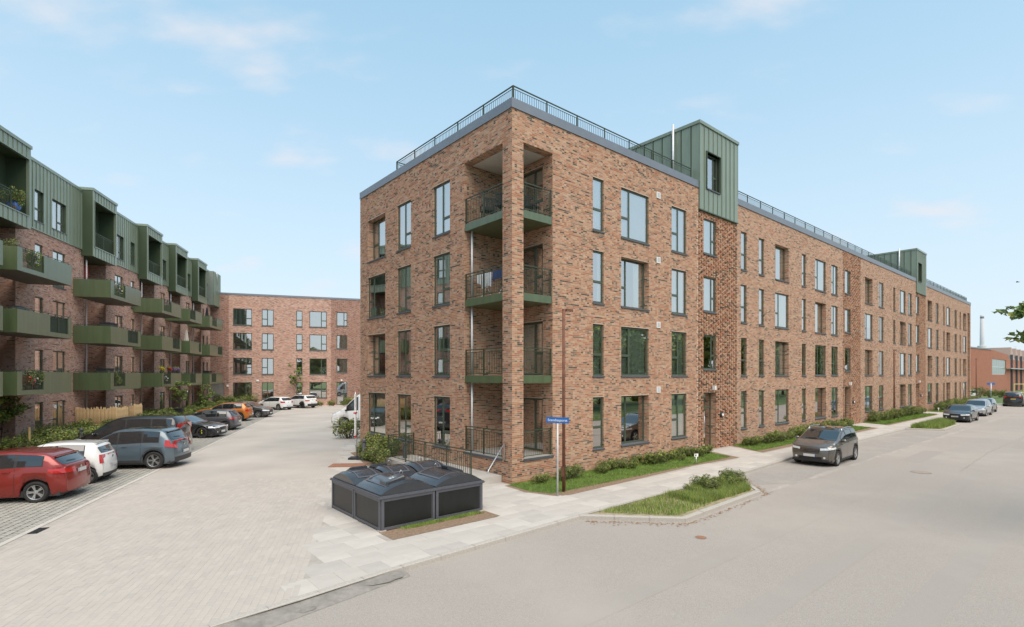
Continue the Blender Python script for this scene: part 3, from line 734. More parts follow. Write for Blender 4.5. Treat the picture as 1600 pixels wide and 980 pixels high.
for ci, (a, c, t, deep) in enumerate(cols):
    for ri, (z0, z1) in enumerate(ROWS):
        dp = .26 if ri in deep else WD
        ops.append((a, c, z0, z1, dp)); lk = looks[ri][rr.randrange(6)]
        if ri == 3 and ci in (0, 1): lk = 0
        if ri == 3 and ci == 2: lk = 3
        if ri == 2 and ci in (0, 1, 2): lk = 3
        wins.append((a, c, z0, z1, dp, t, lk))
STR = [(12.34, 16.33), (32.9, 36.9), (53.7, 57.6)]
swin = [(12.85, 14.1), (33.35, 34.6), (53.85, 55.1)]
doors = []
for k, (a, c) in enumerate(swin):
    for ri, (z0, z1) in enumerate(SROWS):
        ops.append((a, c, z0, z1, WD)); wins.append((a, c, z0, z1, WD, 'P', [4, 4, 0][ri] if k == 0 else looks[ri][rr.randrange(6)]))
    ops.append((a, c, 0, 2.95, .3)); doors.append((a, c))
ops.append((.54, 2.01, .84, 12.28, 0)); ops.append((79.75, 81.3, .86, 12.2, 1.2))
wall(mainb, 0, 0, 0, LEN, -.12, ZT, ops, geo=(0, STR[0][1]), holes=STR, single=150)
for (a, c, z0, z1, dp, t, lk) in wins: window(mainb, 0, 0, 0, a, c, z0, z1, dp, t, lk)
b = MB(); b.quad((79.75, 1.2, .86), (81.3, 1.2, .86), (81.3, 1.2, 12.2), (79.75, 1.2, 12.2), 0, [(0, .86), (1.5, .86), (1.5, 12.2), (0, 12.2)]); b.build('recess_wall', BRK2, mainb)
# left side front (x = 0 plane): origin at the far end, runs towards the corner
Lw = lambda t: DEP-t
lops = []; lwins = []
for (a, c, t, deep) in [(9.78, 11.8, 'W', (0, 2)), (7.21, 8.54, 'E', ()), (3.97, 5.27, 'E', ())]:
    for ri, (z0, z1) in enumerate(ROWS):
        dp = .32 if ri in deep else WD
        lops.append((Lw(c), Lw(a), z0, z1, dp)); lwins.append((Lw(c), Lw(a), z0, z1, dp, t, {0: 4, 1: 3, 2: 5, 3: 0}[ri] if t != 'W' else [1, 0, 2, 1][ri]))
lops.append((Lw(2.95), Lw(.53), .84, 12.28, 0))
wall(mainb, 0, DEP, R(-90), DEP, -.12, ZT, lops, geo=(0, DEP), single=150, u0=.09)
for (a, c, z0, z1, dp, t, lk) in lwins: window(mainb, 0, DEP, R(-90), a, c, z0, z1, dp, t, lk)
# far gable and back, closing the block
wall(mainb, LEN, 0, R(90), DEP, -.12, ZT, (), name='gable_wall')
wall(mainb, LEN, DEP, R(180), LEN, -.12, ZT, (), name='rear_wall')
b = MB(); b.quad((.1, .1, ZT+.02), (LEN-.1, .1, ZT+.02), (LEN-.1, DEP-.1, ZT+.02), (.1, DEP-.1, ZT+.02)); b.build('roof', mat('grey_roof_felt', (.14, .14, .14), .9), mainb)
# corner loggia: pillar, inner walls, soffit
wall(mainb, .54, 0, R(90), .53, .84, 12.28, (), name='pillar_side')                # pillar side towards the street opening
wall(mainb, .54, .53, R(180), .54, .84, 12.28, (), name='pillar_side', u0=.1)
wall(mainb, 0, 2.95, 0, 2.01, .84, 12.28, (), name='loggia_wall', geo=(0, 2.01))
lo = [(2.95-2.35, 2.95-.54, z0+.03 if ri else z0+.03, z1, .12) for ri, (z0, z1) in enumerate(ROWS)]
wall(mainb, 2.01, 2.95, R(-90), 2.95, .84, 12.28, lo, name='loggia_wall', geo=(0, 2.95), u0=.05)
for i, (a, c, z0, z1, dp) in enumerate(lo): window(mainb, 2.01, 2.95, R(-90), a, c, z0, z1, dp, 'P', [2, 0, 3, 0][i], sill=False, name='balcony_door')
b = MB(); b.box(.40, .40, 12.27, 1.99, 2.93, 12.40); b.build('loggia_ceiling', M_SOFF, mainb)
b = MB()
for (x0, y0, x1, y1) in ((.002, .53, .39, 2.948), (.54, .002, 2.008, .39), (.002, .002, .54, .53)): b.quad((x0, y0, 12.279), (x0, y1, 12.279), (x1, y1, 12.279), (x1, y0, 12.279), 0, [(x0, y0), (x0, y1), (x1, y1), (x1, y0)])
b.quad((.39, .39, 12.279), (.39, 2.95, 12.279), (.39, 2.95, 12.42), (.39, .39, 12.42), 0, [(0, 0), (2.5, 0), (2.5, .15), (0, .15)]); b.quad((2.01, .39, 12.279), (.39, .39, 12.279), (.39, .39, 12.42), (2.01, .39, 12.42), 0, [(0, 0), (2.5, 0), (2.5, .15), (0, .15)])
b.build('lintel_soffit', BRK, mainb)
b = MB(); b.box(.02, .54, .70, 2.0, 2.94, .862); b.box(.545, .02, .70, 2.0, .54, .862); b.build('loggia_floor', M_CONC, mainb)
b = MB(); b.box(-.045, .535, .765, .30, 2.97, .845); b.build('ledge', M_SILL, mainb)
b = MB(); b.box(.545, -.045, .765, 2.04, .30, .848); b.build('ledge', M_SILL, mainb)
for k, zf in enumerate((3.86, 6.86, 9.86)):
    sl = empty('balcony', (0, 0, 0)); sl.parent = mainb
    b = MB(); b.box(.02, .545, zf-.28, 1.99, 2.93, zf); b.box(.55, .02, zf-.28, 1.99, .545, zf); b.build('balcony_slab', M_GRN, sl)
    railing(sl, .06, .56, zf, R(90), 2.36, 1.02, .1, 1.2, single_bars=True); railing(sl, .56, .06, zf, 0, 1.42, 1.02, .1, 1.2, single_bars=True)
sl = empty('balcony', (0, 0, 0)); sl.parent = mainb
railing(sl, .06, .56, .85, R(90), 2.36, 1.02, .1, 1.2, single_bars=True); railing(sl, .56, .06, .85, 0, 1.42, 1.02, .1, 1.2, single_bars=True)
b = MB()
for z in (.86, 3.87, 6.87): b.tube([(.22, 2.72, z), (.22, 2.72, z+2.74)], .045, 10)
b.build('drainpipe', M_PIPE, mainb, smooth=True)
# parapet cap: sections, so that the joints show
def cap(parent, ox, oy, ang, L, step=4.2, z=ZT, h=.33, th=.45, m=None, out=.035, gaps=()):
    n = max(1, round(L/step)); e = L/n; me = MB(); me.box(.003, -out, 0, e-.003, th, h); me.box(.003, -out-.008, -.02, e-.003, -out+.004, .03); me = me.mesh('parapet_cap', m or M_CAP)
    M = lmat(ox, oy, ang)
    for i in range(n):
        if any(g0 < (i+.5)*e < g1 for g0, g1 in gaps): continue
        inst('parapet_cap', me, parent, tuple(M @ Vector((i*e, 0, z))), ang)
def capseg(a, c): cap(mainb, a, 0, 0, c-a)
capseg(-.035, 12.34); capseg(16.33, 53.74); capseg(57.6, LEN)
cap(mainb, 0, DEP, R(-90), DEP-.03-.45+.45-.0, step=3.2)
# roof railing
def roof_rail(x, y, ang, L): railing(mainb, x, y, 13.68, ang, L, .72, .115, 1.65, M_RAIL, 'roof_railing')
roof_rail(.33, .33, 0, 11.9); roof_rail(16.6, .33, 0, 36.9); roof_rail(57.9, .33, 0, 23.3); roof_rail(.33, .33, R(90), 8.9); roof_rail(.33, 9.23, 0, 3)
# green roof boxes
def tower(x0, x1, zt=16.72, zb=12.3, dep=9.0, wx=(13.0, 14.35)):
    y0 = -.075
    win = (wx[0]-x0, wx[1]-x0, 13.5, 15.36, .2)
    tw = empty('roof_box', (0, 0, 0)); tw.parent = mainb
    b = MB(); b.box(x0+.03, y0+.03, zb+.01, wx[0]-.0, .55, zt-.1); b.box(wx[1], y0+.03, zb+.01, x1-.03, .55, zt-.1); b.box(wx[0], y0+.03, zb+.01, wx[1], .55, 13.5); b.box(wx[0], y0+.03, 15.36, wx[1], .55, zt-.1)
    b.box(x0+.03, .55, 13.5, x1-.03, dep, zt-.1); b.build('roof_box_core', M_SEAM_SHADE, tw)
    seam_wall(tw, x0, y0+.02, 0, x1-x0, zb, zt-.08, .44, [win])
    seam_wall(tw, x0+.02, dep, R(-90), dep-.45, 13.72, zt-.08, .56, [])
    seam_wall(tw, x0+.02, .45, R(-90), .5, 12.3, zt-.08, .56, [])
    seam_wall(tw, x1-.02, y0, R(90), dep, 13.72, zt-.08, .56, [])
    b = MB(); b.box(x0-.05, y0-.05, zt-.10, x1+.05, dep, zt+.06); b.build('roof_box_cap', M_SEAM, tw)
    b = MB(); b.box(x0-.01, y0-.03, zb-.05, x1+.01, .1, zb+.0); b.build('flashing', M_SEAM_SHADE, tw)
    b = MB(); q = .03
    wf = window(tw, x0, y0, 0, win[0], win[1], 13.5, 15.36, .16, 'P', 2, sill=True)
    b.box(wx[0]-q, y0-.06, 13.5-q, wx[0], .1, 15.36+q); b.box(wx[1], y0-.06, 13.5-q, wx[1]+q, .1, 15.36+q); b.box(wx[0], y0-.06, 15.36, wx[1], .1, 15.36+q); b.build('window_surround', M_FRAME, tw)
    b = MB(); b.tube([(x0-.16, 1.35, 13.7), (x0-.16, 1.35, 17.0)], .06, 10); b.build('flue_pipe', M_PIPE, tw, smooth=True)
tower(*STR[0]); tower(53.74, 57.6, wx=(54.35, 55.5))
# entrance doors, lamps, intercoms, vents
for (a, c) in doors:
    d_ = window(mainb, 0, 0, 0, a, c, .02, 2.95, .3, 'G', 0, sill=False, name='entrance_door')
    b = MB(); b.box(.04, -.02, 2.1, c-a-.04, .07, 2.2); b.build('transom', M_FRAME, d_)
    b = MB(); b.tube([(.53, -.05, .8), (.53, -.05, 1.7)], .014, 8); b.build('handle', M_GALV, d_, smooth=True)
for (a, c) in doors[:]:
    b = MB(); b.box(-.07, -.16, 0, .07, 0, .22); b.build('door_lamp', M_WHITE, mainb, loc=(a+.9, -.02, 3.1))
    b = MB(); b.lathe([(.001, -.10), (.12, -.09), (.14, -.05), (.14, .03)], 20, axis='y'); wl = b.build('wall_lamp', M_BLACK, mainb, smooth=True, loc=(a+1.75, -.02, 1.75))
    b = MB(); b.lathe([(.001, -.115), (.07, -.112), (.08, -.10), (.08, -.09)], 20, axis='y'); b.build('lamp_glass', M_WHITE, wl, smooth=True)
for xv in (8.85,):
    for z in (3.2, 6.2, 9.2, 12.2):
        b = MB(); b.box(-.14, -.04, -.14, .14, .0, .14); v = b.build('wall_vent', M_WHITE, mainb, loc=(xv, -.004, z)); b = MB()
        for i in range(4): b.box(-.1, -.047, -.09+i*.055, .1, -.04, -.065+i*.055)
        b.build('vent_slat', mat('vent_grey', (.35, .36, .38), .6), v)
# fence and ramp on the left side
fr_ = empty('green_railing', (0, 0, 0), label='dark green barred railing around the ramp below the ground floor loggia', cat='railing'); fr_.location = (CX, CY, 0); fr_.rotation_euler = (0, 0, A1)
railing(fr_, -1.3, .65, .26, R(90), 6.25, 1.0, .12, 1.5, single_bars=True, name='railing_panel'); railing(fr_, -1.3, 6.9, .26, 0, 1.28, 1.0, .12, 1.28, single_bars=True, name='railing_panel')
b = MB(); b.box(-1.42, .55, -.05, -.03, 7.0, .25); pf = b.build('ramp_platform', M_CONC, None, loc=(CX, CY, 0), rz=A1); tag(pf, 'raised pale concrete ramp platform between railing and brick side wall', 'ramp')
hr = MB(); hr.tube([(-1.15, -.1, .55), (-1.1, -.05, .62), (-.12, .30, 1.42), (-.06, .34, 1.42), (-.05, .36, 1.35), (-.05, .36, .8)], .02, 8)
tag(hr.build('handrail', M_GALV, None, True, loc=(CX, CY, 0), rz=A1), 'thin galvanised handrail rising from behind the bins to the corner pillar', 'handrail')
# loggia contents
def at_main(x, y, z): return (*S(x, y), z)
def chair(x, y, z, rz, m, label, name='garden_chair', grp=None):
    o = empty(name, at_main(x, y, z), A1+rz, label=label, cat='chair', group=grp)
    b = MB(); b.box(-.23, -.22, .40, .23, .24, .45); b.build('seat', m, o)
    b = MB(); b.box(-.22, .20, .45, .22, .24, .52); [b.box(-.21+i*.1, .2, .52, -.15+i*.1, .225, .85) for i in range(5)]; b.box(-.22, .20, .82, .22, .235, .88); b.build('backrest', m, o)
    for sx in (-.2, .2):
        for sy in (-.19, .21): q = MB(); q.tube([(sx, sy, .4), (sx*1.08, sy*1.1, 0)], .016, 6); q.build('leg', m, o)
    for sx in (-1, 1): q = MB(); q.box(sx*.25-.02, -.2, .62, sx*.25+.02, .22, .65); q.box(sx*.25-.015, -.2, .42, sx*.25+.015, -.17, .62); q.build('armrest', m, o)
M_DKW = mat('dark_rattan', (.03, .032, .035), .7, var=.3, scale=30)
chair(.55, 2.1, 9.86, R(160), M_DKW, 'dark garden chair at left end of top corner balcony'); chair(.6, 1.2, 9.86, R(120), M_DKW, 'dark garden chair beside the pillar on top corner balcony')
chair(1.5, .6, 9.86, R(20), M_DKW, 'dark garden chair on street side of top corner balcony')
o = empty('laundry_rack', at_main(.6, 1.7, 6.86), A1+R(90), label='folding laundry rack on second corner balcony hung with blue and white washing', cat='laundry rack')
for sx in (-.55, .55):
    q = MB(); q.tube([(sx, -.3, 0), (sx, .25, .95)], .012, 6); q.build('leg', M_WHITE, o); q = MB(); q.tube([(sx, .3, 0), (sx, -.25, .95)], .012, 6); q.build('leg', M_WHITE, o)
q = MB(); [q.tube([(-.85, -.25+.1*i, .95), (.85, -.25+.1*i, .95)], .006, 5) for i in range(6)]; q.build('wires', M_WHITE, o)
def cloth(name, x0, x1, y, z0, z1, m, parent):
    b = MB(); n = 8
    for i in range(n):
        a, c = x0+(x1-x0)*i/n, x0+(x1-x0)*(i+1)/n; f_ = lambda q: y+.02*math.sin(q*31); b.quad((a, f_(a), z0+.04*math.sin(a*9)), (c, f_(c), z0+.04*math.sin(c*9)), (c, f_(c), z1), (a, f_(a), z1))
    return b.build(name, m, parent)
for i, (xx0, xx1, zz0, mm, lb) in enumerate([(-.75, -.2, .62, mat('blue_cloth', (.03, .06, .2), .9), 'blue washing on the rack on second corner balcony'), (-.1, .55, .42, mat('white_cloth', (.75, .77, .8), .9), 'large white sheet on the laundry rack'), (.6, .82, .6, MATS['white_cloth'], 'small white cloth at end of the laundry rack')]):
    q = cloth('laundry', xx0, xx1, .27, zz0, .96, mm, None); q.location = o.location; q.rotation_euler = o.rotation_euler; tag(q, lb, 'laundry', 'washing on the rack')

# ------------------------------------------------------------------ left building
A3b = math.atan2(.9658, -.2592)
OA = Vector((-28.1, 34.0))
leftb = empty('apartment_building', (OA.x, OA.y, 0), A3b, label='long brick block at left with green metal top storey and rows of green balconies', cat='building', group='brick apartment buildings around the courtyard')
FR = [(-6.42, .39), (3.36, 8.96), (11.95, 15.37), (18.34, 21.85), (24.84, 28.3)]        # brick fronts
REC = [(-9.4, -6.42), (.39, 3.36), (8.96, 11.95), (15.37, 18.34), (21.85, 24.84)]
LROW = [(9.2, 11.33), (6.2, 8.33), (3.2, 5.33), (.45, 2.33)]
fwin = [[(-4.75, -3.98, 'N'), (-3.04, -1.7, 'D')], [(4.74, 6.01, 'D'), (7.38, 8.03, 'N')], [(13.19, 14.43, 'D')], [(19.89, 21.19, 'D')], [(25.36, 26.04, 'N'), (26.8, 27.48, 'N')]]
PB = (M_MORT2, BRKP2)
for k, (a, c) in enumerate(FR):
    o_ = [(x0-a, x1-a, z0, z1, WD) for (x0, x1, _) in fwin[k] for (z0, z1) in LROW]
    wall(leftb, a, 0, 0, c-a, -.1, 12.1, o_, BRK2, geo=(0, c-a) if k < 2 else None, palm=PB, u0=a % 7)
    for (x0, x1, t) in fwin[k]:
        for ri, (z0, z1) in enumerate(LROW): window(leftb, a, 0, 0, x0-a, x1-a, z0, z1, WD, t, [2, 1, 3, 0][ri] if rr.random() < .8 else 4)
for k, (a, c) in enumerate(REC):
    D = 1.15 if k else 1.6
    wall(leftb, a, 0, R(90), D, -.1, 11.8, (), BRK2, name='recess_side')          # side of recess (faces +x)
    wall(leftb, c, D, R(-90), D, -.1, 11.8, (), BRK2, name='recess_side', geo=(0, D) if k < 4 else None, palm=PB)
    o_ = [(.5, 2.2, z0-.15 if z0 > 1 else .1, z1-.1, .1) for (z0, z1) in LROW]
    wall(leftb, a, D, 0, c-a, -.1, 11.8, o_, BRK2, name='recess_wall')
    for (x0, x1, z0, z1, dp) in o_: window(leftb, a, D, 0, x0, x1, z0, z1, dp, 'E', rr.choice([0, 1, 3]), sill=False, name='balcony_door')
    b = MB(); b.tube([(c if False else a+.12, -.10, 0), (a+.12, -.10, 11.45), (a+.25, .02, 11.65)], .05, 8); b.build('drainpipe', M_PIPE, leftb, smooth=True)
wall(leftb, -40, 1.6, 0, 30.6, -.1, 12.1, (), BRK2)
wall(leftb, -24, 0, 0, 14.6, -.1, 12.1, (), BRK2)
wall(leftb, -9.4, 0, R(90), 1.6, -.1, 12.1, (), BRK2, name='recess_side')
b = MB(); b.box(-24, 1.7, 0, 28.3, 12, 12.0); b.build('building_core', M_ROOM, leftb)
# green metal storey
MW = {0: [(-4.85, -4.01), (-3.18, -1.73)], 1: [(4.95, 6.04), (7.21, 7.96)], 2: [(13.4, 14.6)], 3: [(19.9, 21.2)], 4: [(25.4, 26.1), (26.8, 27.5)]}
for k, (a, c) in enumerate(FR):
    o_ = [(x0-a, x1-a, 12.6, 14.35, .1) for (x0, x1) in MW[k]]
    seam_wall(leftb, a, -.03, 0, c-a, 12.12, 15.86, .34, o_)
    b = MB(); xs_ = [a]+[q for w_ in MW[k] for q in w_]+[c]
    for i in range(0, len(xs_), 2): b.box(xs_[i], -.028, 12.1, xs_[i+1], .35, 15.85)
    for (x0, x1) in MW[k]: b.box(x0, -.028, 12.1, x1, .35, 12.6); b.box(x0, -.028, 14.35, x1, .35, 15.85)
    b.build('metal_storey', M_SEAM_SHADE, leftb)
    for (x0, x1) in MW[k]: window(leftb, a, -.03, 0, x0-a, x1-a, 12.6, 14.35, .12, 'E' if x1-x0 > 1 else 'N', rr.choice([4, 1, 4]), sill=True, sillout=.04)
    cap(leftb, a, 0, 0, c-a, 3.4, 15.86, .16, .4, M_SEAM, .07)
    b = MB(); b.box(a, -.07, 12.06, c, .0, 12.12); b.build('flashing', M_SEAM, leftb)
b = MB(); b.box(-24, .36, 12.0, 28.3, 11, 15.8); b.build('metal_storey', M_SEAM_SHADE, leftb)
BOX = [(-10.4, -6.37, 4), (.06, 3.4, 3), (8.6, 11.84, 3), (15.05, 18.31, 3), (21.5, 24.56, 3)]
for k, (a, c, n_) in enumerate(BOX):
    bx = empty('balcony_box', (0, 0, 0)); bx.parent = leftb
    z0, z1, P = 11.68, 16.08, .65; w1, w2 = (.32, .32)
    oz0, oz1 = 12.35, 15.35
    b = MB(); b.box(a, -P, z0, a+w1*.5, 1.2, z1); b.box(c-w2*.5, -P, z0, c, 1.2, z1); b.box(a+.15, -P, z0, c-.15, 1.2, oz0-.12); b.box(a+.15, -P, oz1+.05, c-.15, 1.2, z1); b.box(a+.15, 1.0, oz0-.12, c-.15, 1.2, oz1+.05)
    b.build('box_shell', M_SEAM_SHADE, bx)
    seam_wall(bx, a, -P, 0, c-a, z0, z1-.1, .36, [(.2, c-a-.2, oz0-.05, oz1, 0)])
    b = MB(); b.box(a-.03, -P-.07, z1-.1, c+.03, 1.2, z1+.07); b.build('box_cap', M_SEAM, bx)
    b = MB(); q = .04; b.box(a-.012, -P-.055, z0, a+.03, -P-.012, z1-.1); b.box(a+.2-q, -P-.055, oz0, a+.2, -P+.1, oz1); b.box(c-.2, -P-.055, oz0, c-.2+q, -P+.1, oz1); b.box(a+.2, -P-.055, oz0-.05, c-.2, -P+.1, oz0); b.box(a+.2, -P-.055, oz1, c-.2, -P+.1, oz1+.04)
    b.build('edge_trim', M_SEAM, bx)
    railing(bx, a+.22, -P+.1, oz0, 0, c-a-.44, 1.0, .11, 1.2)
    b = MB(); b.box(a+.16, -.01, oz0, a+.16+.02, .99, oz1)
    for i in range(1, 3): xx = a+.15+(c-a-.3)*i/3; b.box(xx-.015, .97, oz0-.12, xx+.015, 1.0, oz1)
    b.build('panel_joint', M_SEAM, bx)
    inst('glazed_door', WC[('room', 1.0, 2.0)] if ('room', 1.0, 2.0) in WC else MB().mesh('x', M_ROOM), bx) if False else None
# balconies: list of (start, end, [row -> railing gap])
BAL = [(-16.5, -11.07, [None, None, None]), (-10.07, -5.42, [(-9.69, -7.96), (-7.44, -5.74), (-9.7, -8.02)]), (-.88, 3.66, [(-.45, 1.2), (1.59, 3.23), (-.45, 1.2)]), (7.68, 12.04, [(8.03, 9.71), (10.0, 11.68), (8.0, 9.6)]),
       (14.35, 17.86, [(14.35, 15.9), (16.9, 17.6), (14.4, 16.0)]), (20.44, 25.32, [(21.3, 23.0), (23.4, 25.1), (21.1, 22.8)])]
PD = 2.06
for bi, (a, c, gaps) in enumerate(BAL):
    for ri, zf in enumerate((8.9, 5.93, 2.93)):
        zt = zf+1.1
        bo = empty('balcony', (0, 0, 0)); bo.parent = leftb; ob = -.0
        b = MB(); b.box(a+.03, -PD+.03, zf, c-.03, ob-.005, zf+.16); b.build('balcony_floor', M_GRN, bo)
        b = MB(); b.box(a+.03, -PD+.03, zf-.012, c-.03, ob-.005, zf-.001); b.build('soffit', mat('brown_soffit_board', (.14, .12, .09), .8, var=.1), bo)
        b = MB(); b.box(a, -PD, zf-.02, a+.03, ob-.006, zt); b.build('side_panel', M_GRN, bo)
        b = MB(); b.box(c-.03, -PD, zf-.02, c, ob-.006, zt); b.build('side_panel', M_GRN, bo)
        g = gaps[ri]; b = MB(); e = .03
        if g is None: b.box(a+e, -PD, zf-.02, c-e, -PD+.03, zt)
        else:
            g0, g1 = max(g[0], a+e), min(g[1], c-e)
            if g0 > a+e+.02: b.box(a+e, -PD, zf-.02, g0, -PD+.03, zt)
            if g1 < c-e-.02: b.box(g1, -PD, zf-.02, c-e, -PD+.03, zt)
            b.box(g0, -PD, zf-.02, g1, -PD+.03, zf+.2)
            railing(bo, g0, -PD+.05, zf+.14, 0, g1-g0, zt-zf-.16, .085, .85)
            if (bi, ri) in ((1, 1), (4, 0), (2, 1), (3, 1)):
                q = MB(); q.box(g0, -PD+.09, zf+.2, g1, -PD+.10, zt-.06); q.build('privacy_screen', mat('dark_screen', (.03, .045, .03) if bi != 4 else (.02, .02, .022), .7, var=.2, scale=30), bo)
        b.build('front_panel', M_GRN, bo)
        q = MB()
        for x in np.arange(a+.1, c, .62):
            q.box(x-.018, -PD+.04, zt-.1, x+.018, -PD+.08, zt+.075)
        q.box(a+.02, -PD+.05, zt+.055, c-.02, -PD+.075, zt+.085)
        for yy in (-PD*.3, -PD*.65): q.box(a+.04, yy-.018, zt-.1, a+.08, yy+.018, zt+.07)
        q.box(a+.045, -PD+.05, zt+.055, a+.07, -.02, zt+.08)
        q.build('handrail', M_RAIL, bo)
# end piece of the left building beyond the last front: metal box seen against the sky
b = MB(); b.box(27.2, -.6, 12.0, 30.2, 4, 15.9); b.build('stair_box', mat('grey_green_box', (.20, .235, .21), .5, metal=.2, var=.06), leftb)
seam_wall(leftb, 27.2, -.62, 0, 3.0, 12.0, 15.9, .4)
b = MB(); b.tube([(28.2, -.75, 13.5), (28.2, -.75, 15.7), (28.5, -.5, 16.1)], .05, 8); b.build('flue_pipe', M_PIPE, leftb, smooth=True)

# ------------------------------------------------------------------ end building across the courtyard
A4 = math.atan2(.326, .945)
endb = empty('apartment_building', (-33.8, 63.3, 0), A4, label='flat-roofed four-storey brick block closing the far end of the courtyard', cat='building', group='brick apartment buildings around the courtyard')
ecols = [(-.02, 2.05, 'P'), (3.15, 4.48, 'D'), (7.09, 7.8, 'N'), (8.63, 10.69, 'P'), (11.9, 13.19, 'P'), (17.5, 19.5, 'W')]
eo = []; ew = []
ER = [(9.95, 11.96), (7.0, 9.0), (3.95, 5.97), (.95, 2.97)]
X0 = -3.4
for i, (a, c, t) in enumerate(ecols):
    for ri, (z0, z1) in enumerate(ER):
        if i == 4: z0 = [10.2, 7.25, 4.2, .0][ri]
        if i == 2 and ri == 3: z0 = 1.4
        eo.append((a-X0, c-X0, z0, z1, WD)); ew.append((a-X0, c-X0, z0, z1, WD, t, [[4, 4, 0, 0, 4, 1], [0, 0, 0, 0, 0, 1], [0, 1, 3, 3, 0, 1], [0, 0, 4, 4, 0, 1]][ri][i]))
eo.append((-2.35-X0, -.95-X0, 0, 2.9, .3))
wall(endb, X0, 0, 0, 34, -.1, 13.6, eo, BRK2, holes=[(.0, 2.9), (14.6, 19.3)], palm=PB)
for wi in ew: window(endb, X0, 0, 0, *wi)
window(endb, X0, 0, 0, -2.35-X0, -.95-X0, .02, 2.9, .3, 'G', 0, sill=False, name='entrance_door')
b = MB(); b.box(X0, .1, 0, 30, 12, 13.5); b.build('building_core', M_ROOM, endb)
cap(endb, X0, 0, 0, 34, 4.2, 13.6, .22)
b = MB(); b.box(-.68, -.16, 2.45, -.5, 0, 2.7); b.build('door_lamp', M_WHITE, endb); b = MB(); b.box(12.4, -.16, 3.1, 12.6, 0, 3.3); b.build('door_lamp', M_WHITE, endb)
b = MB(); b.box(2.55, -.04, 3.1, 2.85, 0, 3.3); b.build('wall_vent', M_WHITE, endb)
cb = MB(); cb.tube([(-60+3*i, 90-.3*i, 18.2-1.7*math.sin(math.pi*i/24)-.045*i) for i in range(25)], .03, 5)
tag(cb.build('power_line', M_BLACK, None), 'thin power line in the sky over the far courtyard block', 'power line')

# ------------------------------------------------------------------ far street end: factory, chimney
fac = empty('factory', (88.7, 101, 0), math.atan2(8, 11.3), label='old red-brown brick factory hall with big gable window and saw-tooth bays at end of street', cat='factory')
wall(fac, -20, 0, 0, 33.9, -.1, 9.1, (), BRK3)
b = MB(); b.box(-20, -.1, 9.1, 33.9-20, .4, 9.35); b.build('eaves', M_CAP, fac)
b = MB(); b.box(-19.9, .1, 0, 13.7, 25, 9.0); b.build('factory_core', M_ROOM, fac)
gx = 13.9; ga = math.atan2(.6445, .7646)-math.atan2(8, 11.3)
wall(fac, gx, 0, ga, 80, -.1, 7.6, [(1.2, 20, 4.0, 7.3, .3)], BRK3, name='gable_wall')
M = lmat(gx, 0, ga); b = MB(); b.poly([tuple(M @ Vector(q)) for q in ((0, 0, 7.6), (24, 0, 7.6), (24, 0, 8.6), (0, 0, 9.2))], 0, [(0, 7.6), (24, 7.6), (24, 8.6), (0, 9.2)]); b.build('gable_top', BRK3, fac)
M_FG = mat('green_factory_glass', (.22, .27, .23), .25, var=.1, scale=2)
for i in range(6):
    for j in range(2): b = MB(); b.box(1.25+i*3.12, .12, 4.05+j*1.62, 1.2+(i+1)*3.12-.06, .16, 4.0+(j+1)*1.62); b.build('window_panel', M_FG, fac, loc=(gx, 0, 0), rz=ga)
for i in range(6):
    x0 = 27+i*8.5
    b = MB(); b.box(x0, -.4, 0, x0+.45, 0, 8.8); b.build('pier', M_SILL if i % 2 else M_SILL, fac, loc=(gx, 0, 0), rz=ga)
    b = MB(); b.poly([(x0, .05, 7.6), (x0+7.5, .05, 7.6), (x0+2.2, .05, 10.6), (x0+.8, .05, 10.6)]); b.poly([(x0+2.2, .05, 10.6), (x0+7.5, .05, 7.6), (x0+7.5, 8, 7.6), (x0+2.2, 8, 10.6)]); b.poly([(x0, .05, 7.6), (x0+.8, .05, 10.6), (x0+.8, 8, 10.6), (x0, 8, 7.6)])
    b.build('saw_tooth_roof', mat('brown_render', (.42, .31, .26), .9, var=.1), fac, loc=(gx, 0, 0), rz=ga)
b = MB(); b.box(20, -.9, 5.3, 80, -.1, 5.5); b.build('pipe_bridge', M_GALV, fac, loc=(gx, 0, 0), rz=ga)
chm = empty('chimney', (270, 300, 0), 0, label='tall pale grey chimney stack rising behind the factory', cat='chimney')
b = MB(); b.lathe([(1.15, 0), (1.1, 17), (.85, 38.2), (.7, 38.2)], 28); b.build('stack', mat('hazy_concrete', (.50, .51, .53), .9, var=.06, scale=.3), chm, True)
b = MB(); b.lathe([(2.1, 17.4), (2.1, 20.6), (1.1, 20.7)], 24); b.lathe([(1.1, 17.4), (2.1, 17.4)], 24); b.build('platform', mat('hazy_white', (.62, .63, .63), .9, var=.05), chm)
b = MB(); b.lathe([(.92, 36.3), (.92, 37.4)], 24); b.build('band', M_CAP, chm)
o = empty('white_container', (78, 92, 0), R(38), label='low grey wall block beside the white car at the street end', cat='wall'); b = MB(); b.box(-6, -.2, 0, 6, .2, 1.5); b.build('wall_face', M_CONC, o); b = MB(); b.box(-6.05, -.25, 1.5, 6.05, .25, 1.6); b.build('coping', M_CAP, o); o.name = 'low_wall'
gt = empty('yellow_gate', (86.5, 90, 0), R(0), label='yellow tubular gate frame at the far right end of street', cat='gate')
M_YEL = mat('pale_yellow_paint', (.62, .55, .22), .6)
for x in (0, 1.7, 4): b = MB(); b.tube([(x, 0, 0), (x, 0, 2.3)], .07, 8); b.build('post', M_YEL, gt)
for z in (.9, 2.3): b = MB(); b.tube([(0, 0, z), (5.2, 0, z)], .06, 8); b.build('rail', M_YEL, gt)
b = MB(); b.box(2.0, -.05, 1.4, 2.8, 0, 2.1); b.build('notice', M_WHITE, gt)

